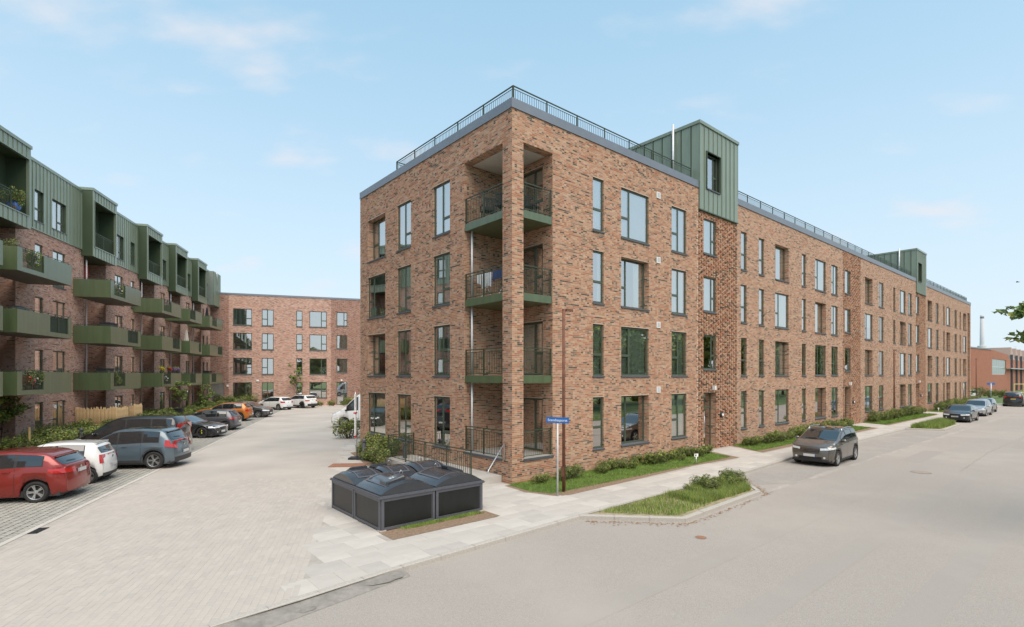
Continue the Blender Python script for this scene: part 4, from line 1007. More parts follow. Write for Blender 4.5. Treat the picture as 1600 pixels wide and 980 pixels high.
# ------------------------------------------------------------------ vehicles
def paint(name, col, metal=.3): return mat(name, col, .32, metal=metal, var=.03, scale=2, coat=1.0)
M_CG = mat('car_glass', (.012, .017, .020), .04, var=.05, spec=1.0, coat=.6)
M_TYRE = mat('tyre_rubber', (.022, .022, .022), .85, var=.15, scale=20)
M_RIM = mat('alloy_rim', (.58, .58, .58), .3, metal=.85, var=.05)
M_RIMD = mat('dark_alloy_rim', (.05, .05, .055), .3, metal=.6, var=.1)
M_CLAD = mat('grey_plastic_cladding', (.035, .036, .038), .55, var=.12, scale=20)
M_REDL = mat('red_lamp_glass', (.42, .015, .012), .12, var=.1, coat=1)
M_HEADL = mat('clear_lamp_glass', (.75, .77, .78), .12, metal=.1, var=.15, scale=14, coat=1)
M_PLATE = mat('number_plate_white', (.62, .62, .60), .4, var=.04)
M_PLATEY = mat('number_plate_yellow', (.60, .42, .06), .4, var=.04)
M_GRILLE = mat('black_grille', (.012, .012, .013), .35, var=.2, scale=40)
M_CHROME = mat('chrome_trim', (.62, .63, .64), .15, metal=1, var=.03)
M_BLUEP = mat('plate_blue_band', (.01, .04, .25), .4)
def ip(x, tab): return float(np.interp(x, [t[0] for t in tab], [t[1] for t in tab]))
def sm(x, tab):
    xs = [t[0] for t in tab]; ys_ = [t[1] for t in tab]
    return float(.25*np.interp(x-.07, xs, ys_)+.5*np.interp(x, xs, ys_)+.25*np.interp(x+.07, xs, ys_))
WHEELS = {}
def wheel_parts(root, x, y, side, Rw, wid, rim, spokes, caliper=None):
    key = (round(Rw, 3), wid, rim.name, spokes, side)
    if key not in WHEELS:
        t = MB(); h = wid/2; r0 = Rw*.68
        t.lathe([(r0, -h*.85), (Rw*.86, -h), (Rw*.95, -h*.92), (Rw, -h*.62), (Rw, h*.62), (Rw*.95, h*.92), (Rw*.86, h), (r0, h*.85), (r0, -h*.85)], 32, axis='y')
        r = MB(); o_ = h*.80*side
        r.lathe([(r0+.004, -h*.8*side), (r0-.008, -h*.4*side), (r0-.02, h*.3*side), (r0-.012, o_), (r0+.006, o_+.006*side)][::side], 32, axis='y')
        hub = .062
        r.lathe([(hub, o_-.05*side), (hub, o_-.008*side), (.001, o_-.002*side)][::side], 16, axis='y')
        for k in range(spokes):
            a = 2*math.pi*k/spokes
            for q in (-.10, .10):
                ca, sa = math.cos(a+q*.35), math.sin(a+q*.35); ca2, sa2 = math.cos(a+q*1.3), math.sin(a+q*1.3)
                w_ = .018; n1 = (-sa*w_, ca*w_); n2 = (-sa2*w_*.9, ca2*w_*.9); ri = .045; ro = r0-.012; yo = o_-.006*side; yi = o_-.045*side
                A = [(ca*ri+n1[0], yo-.01*side, sa*ri+n1[1]), (ca*ri-n1[0], yo-.01*side, sa*ri-n1[1]), (ca2*ro-n2[0], yo, sa2*ro-n2[1]), (ca2*ro+n2[0], yo, sa2*ro+n2[1])]
                B = [(p[0], yi, p[2]) for p in A]
                r.quad(*(A if side > 0 else A[::-1]))
                for i in range(4): r.quad(A[i], B[i], B[(i+1) % 4], A[(i+1) % 4])
        d = MB(); d.lathe([(.001, 0), (r0*.72, 0), (r0*.72, .02*side)], 24, axis='y', c=(0, o_-.09*side, 0)); d.lathe([(.001, 0), (r0-.01, 0)], 24, axis='y', c=(0, -h*.2*side, 0))
        WHEELS[key] = (t.mesh('tyre', M_TYRE, True), r.mesh('rim', rim), d.mesh('brake_disc', M_CLAD))
    tm, rm, dm = WHEELS[key]
    wh = empty('wheel', (x, y, Rw)); wh.parent = root
    inst('tyre', tm, wh); inst('rim', rm, wh); inst('brake_disc', dm, wh)
    if caliper: b = MB(); b.box(-.06, wid*.10*side-.03, .09, .06, wid*.10*side+.05, .19); b.build('brake_caliper', caliper, wh); b = MB(); b.lathe([(.001, .0), (.035, .0)], 12, axis='y', c=(0, wid*.42*side, 0)); b.build('wheel_cap', caliper, wh)

def car(name, label, cat, wheel, wxy, heading, P, z=0, group=None, loc=None):
    L, W, H = P['L'], P['W'], P['H']; fo, ro, Rw = P['fo'], P['ro'], P['R']; xf, xr = L/2-fo, -L/2+ro
    hw = W/2; belt, deck = P['belt'], P['deck']            # belt: shoulder height table; deck: centre-line height table (x from -1 rear to 1 front)
    gcl = P.get('gc', .2); tw = P.get('tumble', .20)
    nx = lambda x: x/(L/2)
    def wplan(x):
        t = abs(nx(x)); e = P.get('taper', .17); return hw*(1-e*max(0, (t-.62)/.38)**4-.02*max(0, t-.3))
    def zbot(x):
        z0 = gcl+.08*max(0, (abs(nx(x))-.82)/.18)
        for xw in (xf, xr):
            d = abs(x-xw); ra = Rw+.065
            if d < ra: z0 = max(z0, Rw+math.sqrt(ra*ra-d*d)*.98)
        return z0
    def sec(x):
        w_ = wplan(x); zb = zbot(x); zs = sm(nx(x), belt); zd = max(sm(nx(x), deck), zs+.015)
        g = min(1, max(0, (zd-zs)/(H-.95))); zm = gcl+.5*(zs-gcl); zm = max(zm, zb+.02) if zb > gcl+.1 else zm
        z3 = max(zs-.13, zb+.05 if zb > gcl+.1 else 0); zm = min(zm, z3-.01)
        wr = w_*(1-.055-tw*g) if g > .12 else w_*(.93-.1*g); zl = zd-zs
        pts = [(w_*.93, min(zb, zm-.005)), (w_*.985, min(zb+.07, zm)), (w_, zm), (w_*.992, z3), (w_*.955, zs)]
        if g > .12: pts += [((w_*.955+wr)/2+.012, zs+zl*.47), (wr, zs+zl*.90), (wr*.86, zs+zl*.975), (wr*.5, zd-.004), (0, zd)]
        else: pts += [(w_*.90, zs+zl*.5), (w_*.80, zs+zl*.78), (w_*.62, zs+zl*.90), (w_*.34, zd-.003), (0, zd)]
        return pts
    bow, bul = P.get('bow', .16), P.get('bulge', .06)
    def xend(x, y, z_):
        t = max(0, (abs(nx(x))-.72)/.28); s_ = 1 if x > 0 else -1
        return x-s_*t*(bow*(abs(y)/hw)**2.4+bul*((min(z_, .98)-.52)/.4)**2)
    xs = set(np.linspace(-L/2, L/2, 46)); xs.update(s_*L/2*(1-q) for s_ in (-1, 1) for q in (.008, .02, .035, .055)); [xs.update(xw+(Rw+.064)*math.cos(a) for a in np.linspace(0, math.pi, 15)) for xw in (xf, xr)]; xs = sorted(xs)
    xs = [x for i, x in enumerate(xs) if i == 0 or x-xs[i-1] > .012]
    V = []; F = []; np_ = 10; m_ = 2*np_-1
    for x in xs:
        s_ = sec(x); ring = [(y, z_) for y, z_ in s_]+[(-y, z_) for y, z_ in s_[::-1][1:]]
        V += [(xend(x, y, z_), y, z_) for y, z_ in ring]
    n = len(xs)
    for i in range(n-1):
        for j in range(m_-1): F.append((i*m_+j, i*m_+j+1, (i+1)*m_+j+1, (i+1)*m_+j))
    for e, x in ((0, xs[0]), (n-1, xs[-1])):       # end faces as a grid between the two sides
        s_ = sec(x); K = 16; base = len(V)
        for (y, z_) in s_[:-1]:
            for k in range(1, K): yy = y*math.cos(math.pi*k/K); V.append((xend(x, yy, z_), yy, z_))
        def idx(j, k):
            if k == 0: return e*m_+j
            if k == K: return e*m_+m_-1-j
            return base+j*(K-1)+k-1
        for j in range(np_-2):
            for k in range(K):
                q = (idx(j, k), idx(j, k+1), idx(j+1, k+1), idx(j+1, k)); F.append(q if e == n-1 else q[::-1])
        for k in range(K):
            q = (idx(np_-2, k), idx(np_-2, k+1), e*m_+np_-1); F.append(q if e == n-1 else q[::-1])
    root = empty(name, (0, 0, 0), label=label, cat=cat, group=group)
    me = bpy.data.meshes.new('body'); me.from_pydata(V, [], F); me.materials.append(P['paint']); me.polygons.foreach_set('use_smooth', [True]*len(F)); me.update()
    inst('body', me, root)
    b = MB(); b.box(-L/2+.25, -hw*.9, gcl-.02, L/2-.25, hw*.9, gcl+.16); b.box(xr-Rw-.1, -hw*.62, .2, xf+Rw+.1, hw*.62, .62)
    for xw in (xf, xr): b.box(xw-Rw-.06, -hw*.80, .3, xw+Rw+.06, hw*.80, min(.9, 2*Rw+.14))
    b.build('underbody', M_CLAD, root)
    def side(x, z_, off=.006):      # surface point on the left side at height z
        s_ = sec(x); ys_, zs_ = [p[0] for p in s_], [p[1] for p in s_]; y = float(np.interp(z_, zs_, ys_)); return y+off
    def patch(nm, fn, u, v, m, nu=10, nv=4, both=False, smooth=True, parent=None):
        b = MB()
        for i in range(nu):
            for j in range(nv):
                q = [fn(u[0]+(u[1]-u[0])*a/nu, v[0]+(v[1]-v[0])*c/nv) for a, c in ((i, j), (i+1, j), (i+1, j+1), (i, j+1))]
                b.poly(q)
        return b.build(nm, m, parent or root, smooth)
    # side glass: between the belt and the roof edge
    gz0 = .035
    for (xa, xb) in P['side_glass']:
        for sg in (1, -1):
            def fn(u, v, sg=sg):
                x = xa+(xb-xa)*u; s_ = sec(x); zlo = s_[4][1]+gz0; zhi = max(zlo+.004, s_[6][1]-.045); z_ = zlo+(zhi-zlo)*v; yy = side(x, z_); return (xend(x, yy, z_), sg*yy, z_)
            patch('side_window', fn, (0, 1), (0, 1), P.get('glass', M_CG), 12, 4)
    # black frames around the side glass
    ga, gb = min(a for a, _ in P['side_glass']), max(b_ for _, b_ in P['side_glass'])
    for sg in (1, -1):
        def fn(u, v, sg=sg):
            x = ga-.03+(gb-ga+.06)*u; s_ = sec(x); zlo = s_[4][1]+gz0-.02; zhi = max(zlo+.004, s_[6][1]-.028); z_ = zlo+(zhi-zlo)*v; yy = side(x, z_, .003); return (xend(x, yy, z_), sg*yy, z_)
        patch('window_surround', fn, (0, 1), (0, 1), M_BLACK, 24, 4)
    # windscreen and rear window on the top surface
    def top(x, t, off=.006):
        s_ = sec(x); y = s_[6][0]*t*1.0; ys_ = [p[0] for p in s_[::-1]][:5]; zs_ = [p[1] for p in s_[::-1]][:5]; z_ = float(np.interp(abs(y), ys_, zs_)); return (xend(x, y, z_)+(off if x > 0 else -off)*1.2, y, z_+off)
    for nm, (xa, xb) in (('windscreen', P['ws']), ('rear_window', P['rw'])):
        patch(nm, lambda u, v: top(xa+(xb-xa)*u, (v-.5)*2*.93), (0, 1), (0, 1), M_CG, 12, 10)
    if P.get('roof'): patch('roof_panel', lambda u, v: top(P['roof'][0]+(P['roof'][1]-P['roof'][0])*u, (v-.5)*2*1.0, .004), (0, 1), (0, 1), P['roof'][2], 10, 10)
    # door gaps and sills
    gaps = MB()
    for x in P['doors']:
        for sg in (1, -1):
            zlo, zhi = gcl+.12, sec(x)[4][1]; k = 8
            zlo = max(zlo, zbot(x)+.02, zbot(x+.02)+.02)
            for i in range(k):
                za, zb = zlo+(zhi-zlo)*i/k, zlo+(zhi-zlo)*(i+1)/k
                gaps.quad((x-.006, sg*side(x, za, .0025), za), (x+.006, sg*side(x, za, .0025), za), (x+.006, sg*side(x, zb, .0025), zb), (x-.006, sg*side(x, zb, .0025), zb))
    gaps.build('door_gap', M_BLACK, root)
    for x in P['handles']:
        for sg in (1, -1):
            zh = sec(x)[4][1]-.10; b = MB(); y = side(x, zh, 0); b.box(x-.09, min(sg*y, sg*(y+.03)), zh-.014, x+.09, max(sg*y, sg*(y+.03)), zh+.014); b.build('door_handle', P.get('handle', P['paint']), root)
    if P.get('clad', True):
        cz = P.get('cladh', .13)
        for sg in (1, -1):
            def fn(u, v, sg=sg):
                x = xr+Rw+.07+(xf-xr-2*Rw-.14)*u; z_ = gcl-.01+cz*v; return (x, sg*side(x, z_, .008), z_)
            patch('sill_cladding', fn, (0, 1), (0, 1), M_CLAD, 8, 2)
            if P.get('arches'):
                for xw in (xf, xr):
                    def fn(u, v, sg=sg):
                        a = math.pi*(u*1.06-.03); r_ = Rw+.06+.07*v; x, z_ = xw+r_*math.cos(a), Rw+r_*math.sin(a)*.98; return (xend(x, hw, z_), sg*side(x, max(z_, .2), .007), max(z_, .2))
                    patch('arch_trim', fn, (0, 1), (0, 1), M_CLAD, 18, 2)
        for s_ in (1, -1):
            def fn(u, v):
                y = (u-.5)*2*wplan(s_*L/2)*.99; z_ = gcl+.05+P.get('bumph', .12)*v; return (xend(s_*L/2, y, z_)+s_*.006, y, z_)
            patch('bumper_lower', fn, (0, 1), (0, 1), M_CLAD, 12, 2)
    def endp(s_, y, z_, off=.01): off += .004; return (xend(s_*L/2, y, z_)+s_*off, y, z_)
    wE = wplan(L/2)
    # lamps wrap the corner: one patch on the end face and one on the side
    def lamps(nm, s_, z0, z1, y0, wrap, m, zt=0, ysk=0):
        for sg in (1, -1):
            b = MB(); k = 6; pts_ = []
            for i in range(k+1): y = y0+(wE*.985-y0)*i/k; pts_.append((i/k, lambda z_, y=y, i=i: (lambda p: (p[0], p[1]+sg*.02*(i/k)**2, p[2]))(endp(s_, sg*y, z_, .014))))
            for i in range(0, k+1):
                x = s_*(L/2-wrap*i/k); pts_.append((1+i/k, lambda z_, x=x, i=i: (xend(x, side(x, z_, 0), z_)+s_*.02*(1-i/k), sg*side(x, z_, .02-.008*i/k), z_)))
            nt_ = len(pts_)-1
            for i in range(nt_):
                def zz_(j): q = j/nt_; return (z0+zt*q+ysk*(1-q), z1+zt*q*.5)
                a0, a1 = zz_(i); c0, c1 = zz_(i+1)
                P0, P1 = pts_[i][1], pts_[i+1][1]; am, cm_ = (a0+a1)/2, (c0+c1)/2
                b.quad(P0(a0), P1(c0), P1(cm_), P0(am)); b.quad(P0(am), P1(cm_), P1(c1), P0(a1))
            b.build(nm, m, root, False)
    hl, tl = P['head'], P['tail']
    lamps('headlight', 1, *hl[:4], M_HEADL, *hl[4:]); lamps('taillight', -1, *tl[:4], M_REDL, *tl[4:])
    gr = P['grille']
    patch('grille', lambda u, v: endp(1, (u-.5)*2*gr[0]*(1-.12*(1-v)), gr[1]+(gr[2]-gr[1])*v, .018), (0, 1), (0, 1), M_GRILLE, 16, 4)
    b = MB()
    for k in (0, 1, 2): z_ = gr[1]+(gr[2]-gr[1])*(k+.5)/3; [b.quad(endp(1, y-.05, z_-.006, .024), endp(1, y+.05, z_-.006, .024), endp(1, y+.05, z_+.006, .024), endp(1, y-.05, z_+.006, .024)) for y in np.arange(-gr[0]+.1, gr[0]-.05, .1)]
    b.build('grille_bar', M_CHROME if P.get('chrome') else M_CLAD, root)
    patch('air_intake', lambda u, v: endp(1, (u-.5)*2*gr[0]*1.15, gcl+.10+.13*v, .016), (0, 1), (0, 1), M_GRILLE, 16, 3)
    for sg in (1, -1):
        b = MB(); c0 = endp(1, sg*wE*.78, gcl+.21, .012)
        b.lathe([(.001, 0), (.045, -.004)], 12, axis='x', c=c0); b.build('fog_lamp', M_HEADL, root)
    for s_, zp in ((1, P.get('fplate', .42)), (-1, P.get('rplate', .62))):
        b = MB(); x0 = xend(s_*L/2, .2, zp)+s_*.022; b.box(x0-.006, -.25, zp-.055, x0+.006, .25, zp+.055); pl = b.build('number_plate', P.get('plate', M_PLATE), root)
        b = MB(); b.box(x0-.0075, .21, zp-.053, x0+.0075, .249, zp+.053); b.build('plate_band', M_BLUEP, pl)
    b = MB(); xx = -L/2; zb_ = sec(-L/2)[4][1]
    b.lathe([(.001, 0), (.05, .004)], 14, axis='x', c=(xend(-L/2, 0, zb_-.08)-.014, 0, P.get('badge', zb_-.06))); b.build('badge', M_CHROME, root)
    for sg in (1, -1):
        x = P['mirror']; zm = sec(x)[4][1]+.08; y = side(x, zm-.04, 0); b = MB()
        b.lathe([(.001, -.10), (.07, -.09), (.095, 0), (.085, .07), (.001, .09)], 12, axis='y', c=(0, 0, 0)); o = b.build('mirror', P.get('mirrorm', P['paint']), root, True, loc=(x, sg*(y+.13), zm)); o.scale = (.8, 1, .75)
        b = MB(); b.tube([(x, sg*(y-.03), zm-.06), (x, sg*(y+.10), zm-.03)], .022, 6); b.build('mirror_arm', M_BLACK, root)
    for xw in (xf, xr):
        for sg in (1, -1): wheel_parts(root, xw, sg*(hw-.115), sg, Rw, .215, P.get('rim', M_RIM), P.get('spokes', 5), P.get('caliper'))
    if P.get('rails'):
        for sg in (1, -1):
            x0, x1 = P['rails']; b = MB(); pts_ = []
            for i in range(11):
                x = x0+(x1-x0)*i/10; s_ = sec(x); e = min(i, 10-i); pts_.append((x, sg*(s_[6][0]-.02), s_[6][1]+(.0 if e == 0 else .06)))
            b.tube(pts_, .018, 8); b.build('roof_rail', P.get('railm', M_CHROME), root, True)
    if P.get('spoiler'):
        x = P['spoiler']; b = MB(); s_ = sec(x); w_ = s_[6][0]*.95; zt = s_[-1][1]; b.v = []
        xs_p = xend(x, 0, zt); b.box(xs_p-.09, -w_*.90, zt-.03, xs_p+.06, w_*.90, zt+.006); b.build('spoiler', P.get('spoilm', P['paint']), root)
    if P.get('antenna'): b = MB(); x = P['antenna']; b.tube([(x, 0, sec(x)[-1][1]-.01), (x-.16, 0, sec(x)[-1][1]+.16)], .006, 5); b.build('antenna', M_BLACK, root)
    if P.get('wiper', True):
        xa = P['rw'][0]+(P['rw'][1]-P['rw'][0])*.25; p0, p1 = top(xa, 0, .02), top(xa+.03, .55, .02); b = MB(); b.tube([p0, p1], .008, 5); b.build('wiper', M_BLACK, root)
    # seats seen through glass are dark; position
    ca, sa = math.cos(R(heading)), math.sin(R(heading))
    if loc is None:
        lx = {'F': xf, 'R': xr}[wheel[0]]; ly = {'L': hw-.03, 'R': -hw+.03}[wheel[1]]
        loc = (wxy[0]-(lx*ca-ly*sa), wxy[1]-(lx*sa+ly*ca))
    root.location = (loc[0], loc[1], z); root.rotation_euler = (0, 0, R(heading))
    return root
def hatch(L=4.0, W=1.75, H=1.48, **k):
    P = dict(L=L, W=W, H=H, fo=.82, ro=.68, R=.31, gc=.19,
        belt=[(-1, .90), (-.9, .95), (-.5, .97), (0, .93), (.45, .88), (.8, .79), (.95, .73), (1, .69)],
        deck=[(-1, .95), (-.96, 1.02), (-.80, H-.12), (-.68, H-.03), (-.3, H), (.02, H-.02), (.14, H-.10), (.52, .98), (.8, .89), (.95, .81), (1, .74)],
        side_glass=[(-L*.33, -.10), (-.04, L*.20)], ws=(L*.255, L*.075), rw=(-L*.475, -L*.405), doors=[-.07, L*.235, -L*.22], handles=[-.22, .55], mirror=L*.20,
        head=(.55, .69, .36, .38, .08, .03), tail=(.80, .98, .52, .16, .0, 0), grille=(.40, .46, .60), spoiler=-L*.385, paint=None, rplate=.55)
    P.update(k); return P
def suv(L=4.4, W=1.85, H=1.64, **k):
    P = dict(L=L, W=W, H=H, fo=.88, ro=.84, R=.35, gc=.22,
        belt=[(-1, 1.0), (-.92, 1.06), (-.5, 1.08), (0, 1.03), (.45, .99), (.8, .92), (.95, .85), (1, .80)],
        deck=[(-1, 1.05), (-.95, 1.14), (-.82, H-.17), (-.72, H-.05), (-.35, H), (.0, H-.02), (.12, H-.11), (.46, 1.10), (.8, 1.02), (.95, .95), (1, .86)],
        side_glass=[(-L*.345, -L*.215), (-L*.20, -.05), (.03, L*.17)], ws=(L*.225, L*.065), rw=(-L*.472, -L*.408), doors=[-.01, L*.215, -L*.20], handles=[-.28, .62], mirror=L*.19,
        head=(.66, .80, .44, .40, .08, .03), tail=(.86, 1.02, .42, .30, .02, 0), grille=(.42, .54, .76), spoiler=-L*.39, arches=True, paint=None, rplate=.60, cladh=.17, bumph=.2)
    P.update(k); return P
GROUPC = None
car('parked_car', 'dark red family car with clear rear lamps at left edge of the courtyard parking', 'car', 'RL', (-14.42, 15.8), 196,
    suv(L=4.36, W=1.82, H=1.56, paint=paint('metallic_dark_red', (.26, .022, .016), .35), clad=False, arches=False, R=.325, gc=.2, rw=(-2.19*.955, -2.19*.80), tail=(.86, 1.0, .34, .48, .02, -.02), spokes=5, side_glass=[(-1.48, -.86), (-.78, .20), (.28, 1.0)], doors=[.24, -.82], handles=[-.62, .45], antenna=-1.0, rplate=.86,
        deck=[(-1, 1.04), (-.96, 1.10), (-.82, 1.33), (-.68, 1.49), (-.3, 1.56), (.05, 1.54), (.2, 1.43), (.56, 1.08), (.8, .98), (.95, .84), (1, .74)]))
car('parked_car', 'small white three-door city car between red family car and blue-grey crossover', 'car', 'RL', (-15.04, 18.5), 199,
    hatch(L=3.56, W=1.64, H=1.48, paint=paint('white_car_paint', (.72, .72, .71), 0), fo=.62, ro=.52, R=.29, tail=(.72, 1.02, .62, .07, .0, 0), side_glass=[(-1.12, -.36), (-.28, .72)], doors=[-.30, .8], handles=[-.1], rplate=.62, antenna=-.9, rim=M_RIM, badge=.90,
          deck=[(-1, .95), (-.97, 1.03), (-.87, 1.36), (-.78, 1.44), (-.3, 1.48), (.08, 1.46), (.2, 1.38), (.6, .98), (.8, .88), (.95, .76), (1, .66)], rw=(-1.78*.968, -1.78*.88)))
car('parked_car', 'blue-grey crossover with black roof and tall red tail lamps in the courtyard row', 'car', 'RL', (-14.73, 21.46), 189,
    suv(L=4.42, W=1.87, H=1.66, paint=paint('blue_grey_car_paint', (.105, .145, .175), .35), roof=(-1.72, .62, paint('black_car_roof', (.012, .012, .014), 0)), tail=(.80, 1.12, .58, .34, .13, 0), spokes=5, R=.36, spoilm=MATS['black_car_roof'], rplate=.66))
car('parked_van', 'black passenger van nose-in beside the hedge behind the blue-grey crossover', 'van', 'RL', (-17.0, 25.3), 190,
    suv(L=4.75, W=1.88, H=1.86, paint=paint('gloss_black_paint', (.010, .010, .012), 0), arches=False, clad=False, R=.33,
        belt=[(-1, 1.06), (-.92, 1.10), (-.5, 1.12), (0, 1.10), (.45, 1.02), (.8, .92), (.95, .8), (1, .7)],
        deck=[(-1, 1.12), (-.985, 1.25), (-.95, 1.70), (-.88, 1.82), (-.3, 1.86), (.15, 1.84), (.3, 1.72), (.66, 1.10), (.85, .98), (.95, .86), (1, .74)], ws=(1.55, .75), rw=(-2.37*.985, -2.37*.955), side_glass=[(-2.0, -1.1), (-1.02, 0.0), (.08, 1.35)], doors=[.04, -1.06], handles=[-.3, .3], mirror=1.35, spoiler=None, tail=(.9, 1.5, .82, .06, 0, 0)))
car('parked_car', 'low black sports coupe with yellow brake calipers facing the courtyard lane', 'car', 'FR', (-18.95, 31.9), 3,
    dict(L=4.65, W=1.85, H=1.38, fo=.85, ro=1.02, R=.335, gc=.15, paint=paint('black_car_paint', (.012, .013, .016), .2),
        belt=[(-1, .80), (-.9, .92), (-.5, .93), (0, .88), (.45, .84), (.8, .74), (.95, .64), (1, .58)], deck=[(-1, .84), (-.9, .99), (-.62, 1.06), (-.32, 1.32), (-.1, 1.38), (.05, 1.36), (.40, .93), (.8, .82), (.95, .70), (1, .62)],
        side_glass=[(-1.0, -.35), (-.28, .62)], ws=(.88, .18), rw=(-1.36, -.78), doors=[-.3, 1.0], handles=[-.1], mirror=.72, head=(.58, .70, .42, .42, .05, .02), tail=(.75, .88, .40, .3, .0, 0), grille=(.28, .50, .62), rim=M_RIMD, spokes=5, caliper=mat('yellow_paint', (.65, .62, .02), .4), wiper=False, fplate=.38))
car('parked_car', 'dark grey hatchback parked nose-in behind the black coupe', 'car', 'RL', (-19.9, 36.2), 190,
    hatch(L=4.25, W=1.78, H=1.47, paint=paint('dark_grey_paint', (.085, .085, .095), .5), tail=(.80, .92, .40, .34, .0, .03), side_glass=[(-1.5, -.9), (-.84, .0), (.07, .86)], roof=(-1.4, .3, M_CG), rplate=.62))
car('parked_car', 'orange crossover with dark roof parked nose-in by the courtyard lane', 'car', 'RL', (-22.7, 43.4), 193,
    suv(L=4.23, W=1.80, H=1.58, paint=paint('orange_paint', (.50, .155, .015), .35), roof=(-1.6, .55, paint('dark_roof_paint', (.05, .05, .055), .3)), tail=(.84, 1.0, .42, .26, .02, 0), spokes=5, R=.345))
car('parked_car', 'dark grey small hatchback facing out next to the orange crossover', 'car', 'FR', (-23.0, 47.3), 2,
    hatch(L=4.0, W=1.74, H=1.46, paint=paint('anthracite_paint', (.075, .08, .085), .5), R=.31, spokes=7))
car('parked_car', 'white five-door hatchback at the far corner of the courtyard', 'car', 'RL', (-25.7, 57.4), 158,
    hatch(L=4.0, W=1.73, H=1.47, paint=MATS['white_car_paint'], tail=(.78, .96, .46, .3, .05, 0), side_glass=[(-1.35, -.75), (-.68, .02), (.1, .85)], rplate=.50))
car('parked_car', 'white crossover with black roof and dark lower bumper beside the far white hatchback', 'car', 'RL', (-24.4, 60.7), 154,
    suv(L=4.15, W=1.78, H=1.56, paint=MATS['white_car_paint'], roof=(-1.6, .55, MATS['black_car_roof']), bumph=.26, tail=(.84, .96, .46, .26, .0, 0), rim=M_RIMD))
car('delivery_van', 'white delivery van with grey bumper half hidden behind the corner block', 'van', 'FL', (-12.3, 38.2), 186,
    dict(L=5.9, W=2.02, H=2.62, fo=1.0, ro=1.2, R=.37, gc=.26, paint=paint('white_van_paint', (.74, .74, .74), 0), taper=.07, tumble=.07,
        belt=[(-1, 1.25), (-.5, 1.3), (0, 1.3), (.5, 1.25), (.8, 1.12), (.95, .98), (1, .86)], deck=[(-1, 2.45), (-.97, 2.6), (.1, 2.62), (.26, 2.56), (.40, 2.30), (.68, 1.42), (.85, 1.22), (.95, 1.08), (1, .92)],
        side_glass=[(.95, 1.75)], ws=(2.05, 1.2), rw=(-2.94, -2.90), doors=[.9, 1.95, -.4], handles=[1.05, -.25], mirror=1.78, head=(.86, 1.04, .55, .34, .06, .0), tail=(.9, 1.4, .9, .06, 0, 0), grille=(.5, .62, .86), cladh=.3, bumph=.42, rim=M_GALV, spokes=8, mirrorm=M_BLACK, wiper=False))
# street cars
zr = -.096
car('parked_car', 'brown-grey crossover with silver roof rails parked at the kerb facing us', 'car', 'FL', (14.2, 22.75), 222,
    suv(L=4.16, W=1.76, H=1.57, paint=paint('brown_grey_metallic', (.155, .14, .125), .6), roof=(-1.3, .25, M_CG), rails=(-1.35, .2), chrome=True, R=.335, fo=.84, ro=.78, ws=(1.10, .30), gc=.19, head=(.66, .80, .40, .52, .12, .05), grille=(.40, .60, .76), fplate=.48,
        deck=[(-1, 1.03), (-.95, 1.1), (-.84, 1.40), (-.74, 1.52), (-.35, 1.57), (.0, 1.56), (.12, 1.48), (.54, 1.06), (.8, .99), (.95, .93), (1, .85)], clad=True, cladh=.1, bumph=.08), z=zr)
car('parked_car', 'black sedan facing us at the kerb behind the far planted island', 'car', 'FL', (38.3, 43.6), 220,
    hatch(L=4.5, W=1.82, H=1.44, paint=MATS['black_car_paint'], R=.33, ws=(1.1, .36), deck=[(-1, .84), (-.94, 1.02), (-.72, 1.22), (-.4, 1.41), (-.1, 1.44), (.1, 1.41), (.2, 1.34), (.5, .96), (.8, .85), (.95, .72), (1, .64)], rw=(-1.9, -1.1), wiper=False, fplate=.5, spoiler=None), z=zr)
car('parked_car', 'silver family car parked between the black sedan and a dark hatchback', 'car', 'FL', (45.5, 50.1), 220,
    hatch(L=4.4, W=1.79, H=1.58, paint=paint('silver_paint', (.42, .43, .44), .6), fplate=.5), z=zr)
car('parked_car', 'dark green-grey hatchback last in the kerb row beyond the silver car', 'car', 'FL', (50.2, 54.6), 220,
    hatch(L=4.2, W=1.77, H=1.5, paint=paint('dark_green_grey_paint', (.045, .055, .052), .4)), z=zr)
car('parked_van', 'black van seen from behind with yellow number plate on the far street', 'van', 'RR', (64.0, 65.3), 44,
    suv(L=4.8, W=1.95, H=1.84, paint=MATS['gloss_black_paint'], plate=M_PLATEY, arches=False, R=.34,
        deck=[(-1, 1.12), (-.985, 1.25), (-.93, 1.66), (-.86, 1.80), (-.3, 1.84), (.15, 1.82), (.3, 1.70), (.62, 1.12), (.85, 1.0), (.95, .88), (1, .76)], rw=(-2.38, -2.2), side_glass=[(-2.0, -1.1), (-1.02, 0.0), (.08, 1.2)], tail=(.95, 1.3, .80, .08, 0, 0), rplate=.95, spoiler=None), z=zr)
car('parked_car', 'white car parked beyond the far end of long brick block', 'car', 'RL', (79.0, 88.5), 200, hatch(paint=MATS['white_car_paint']), z=-.1)

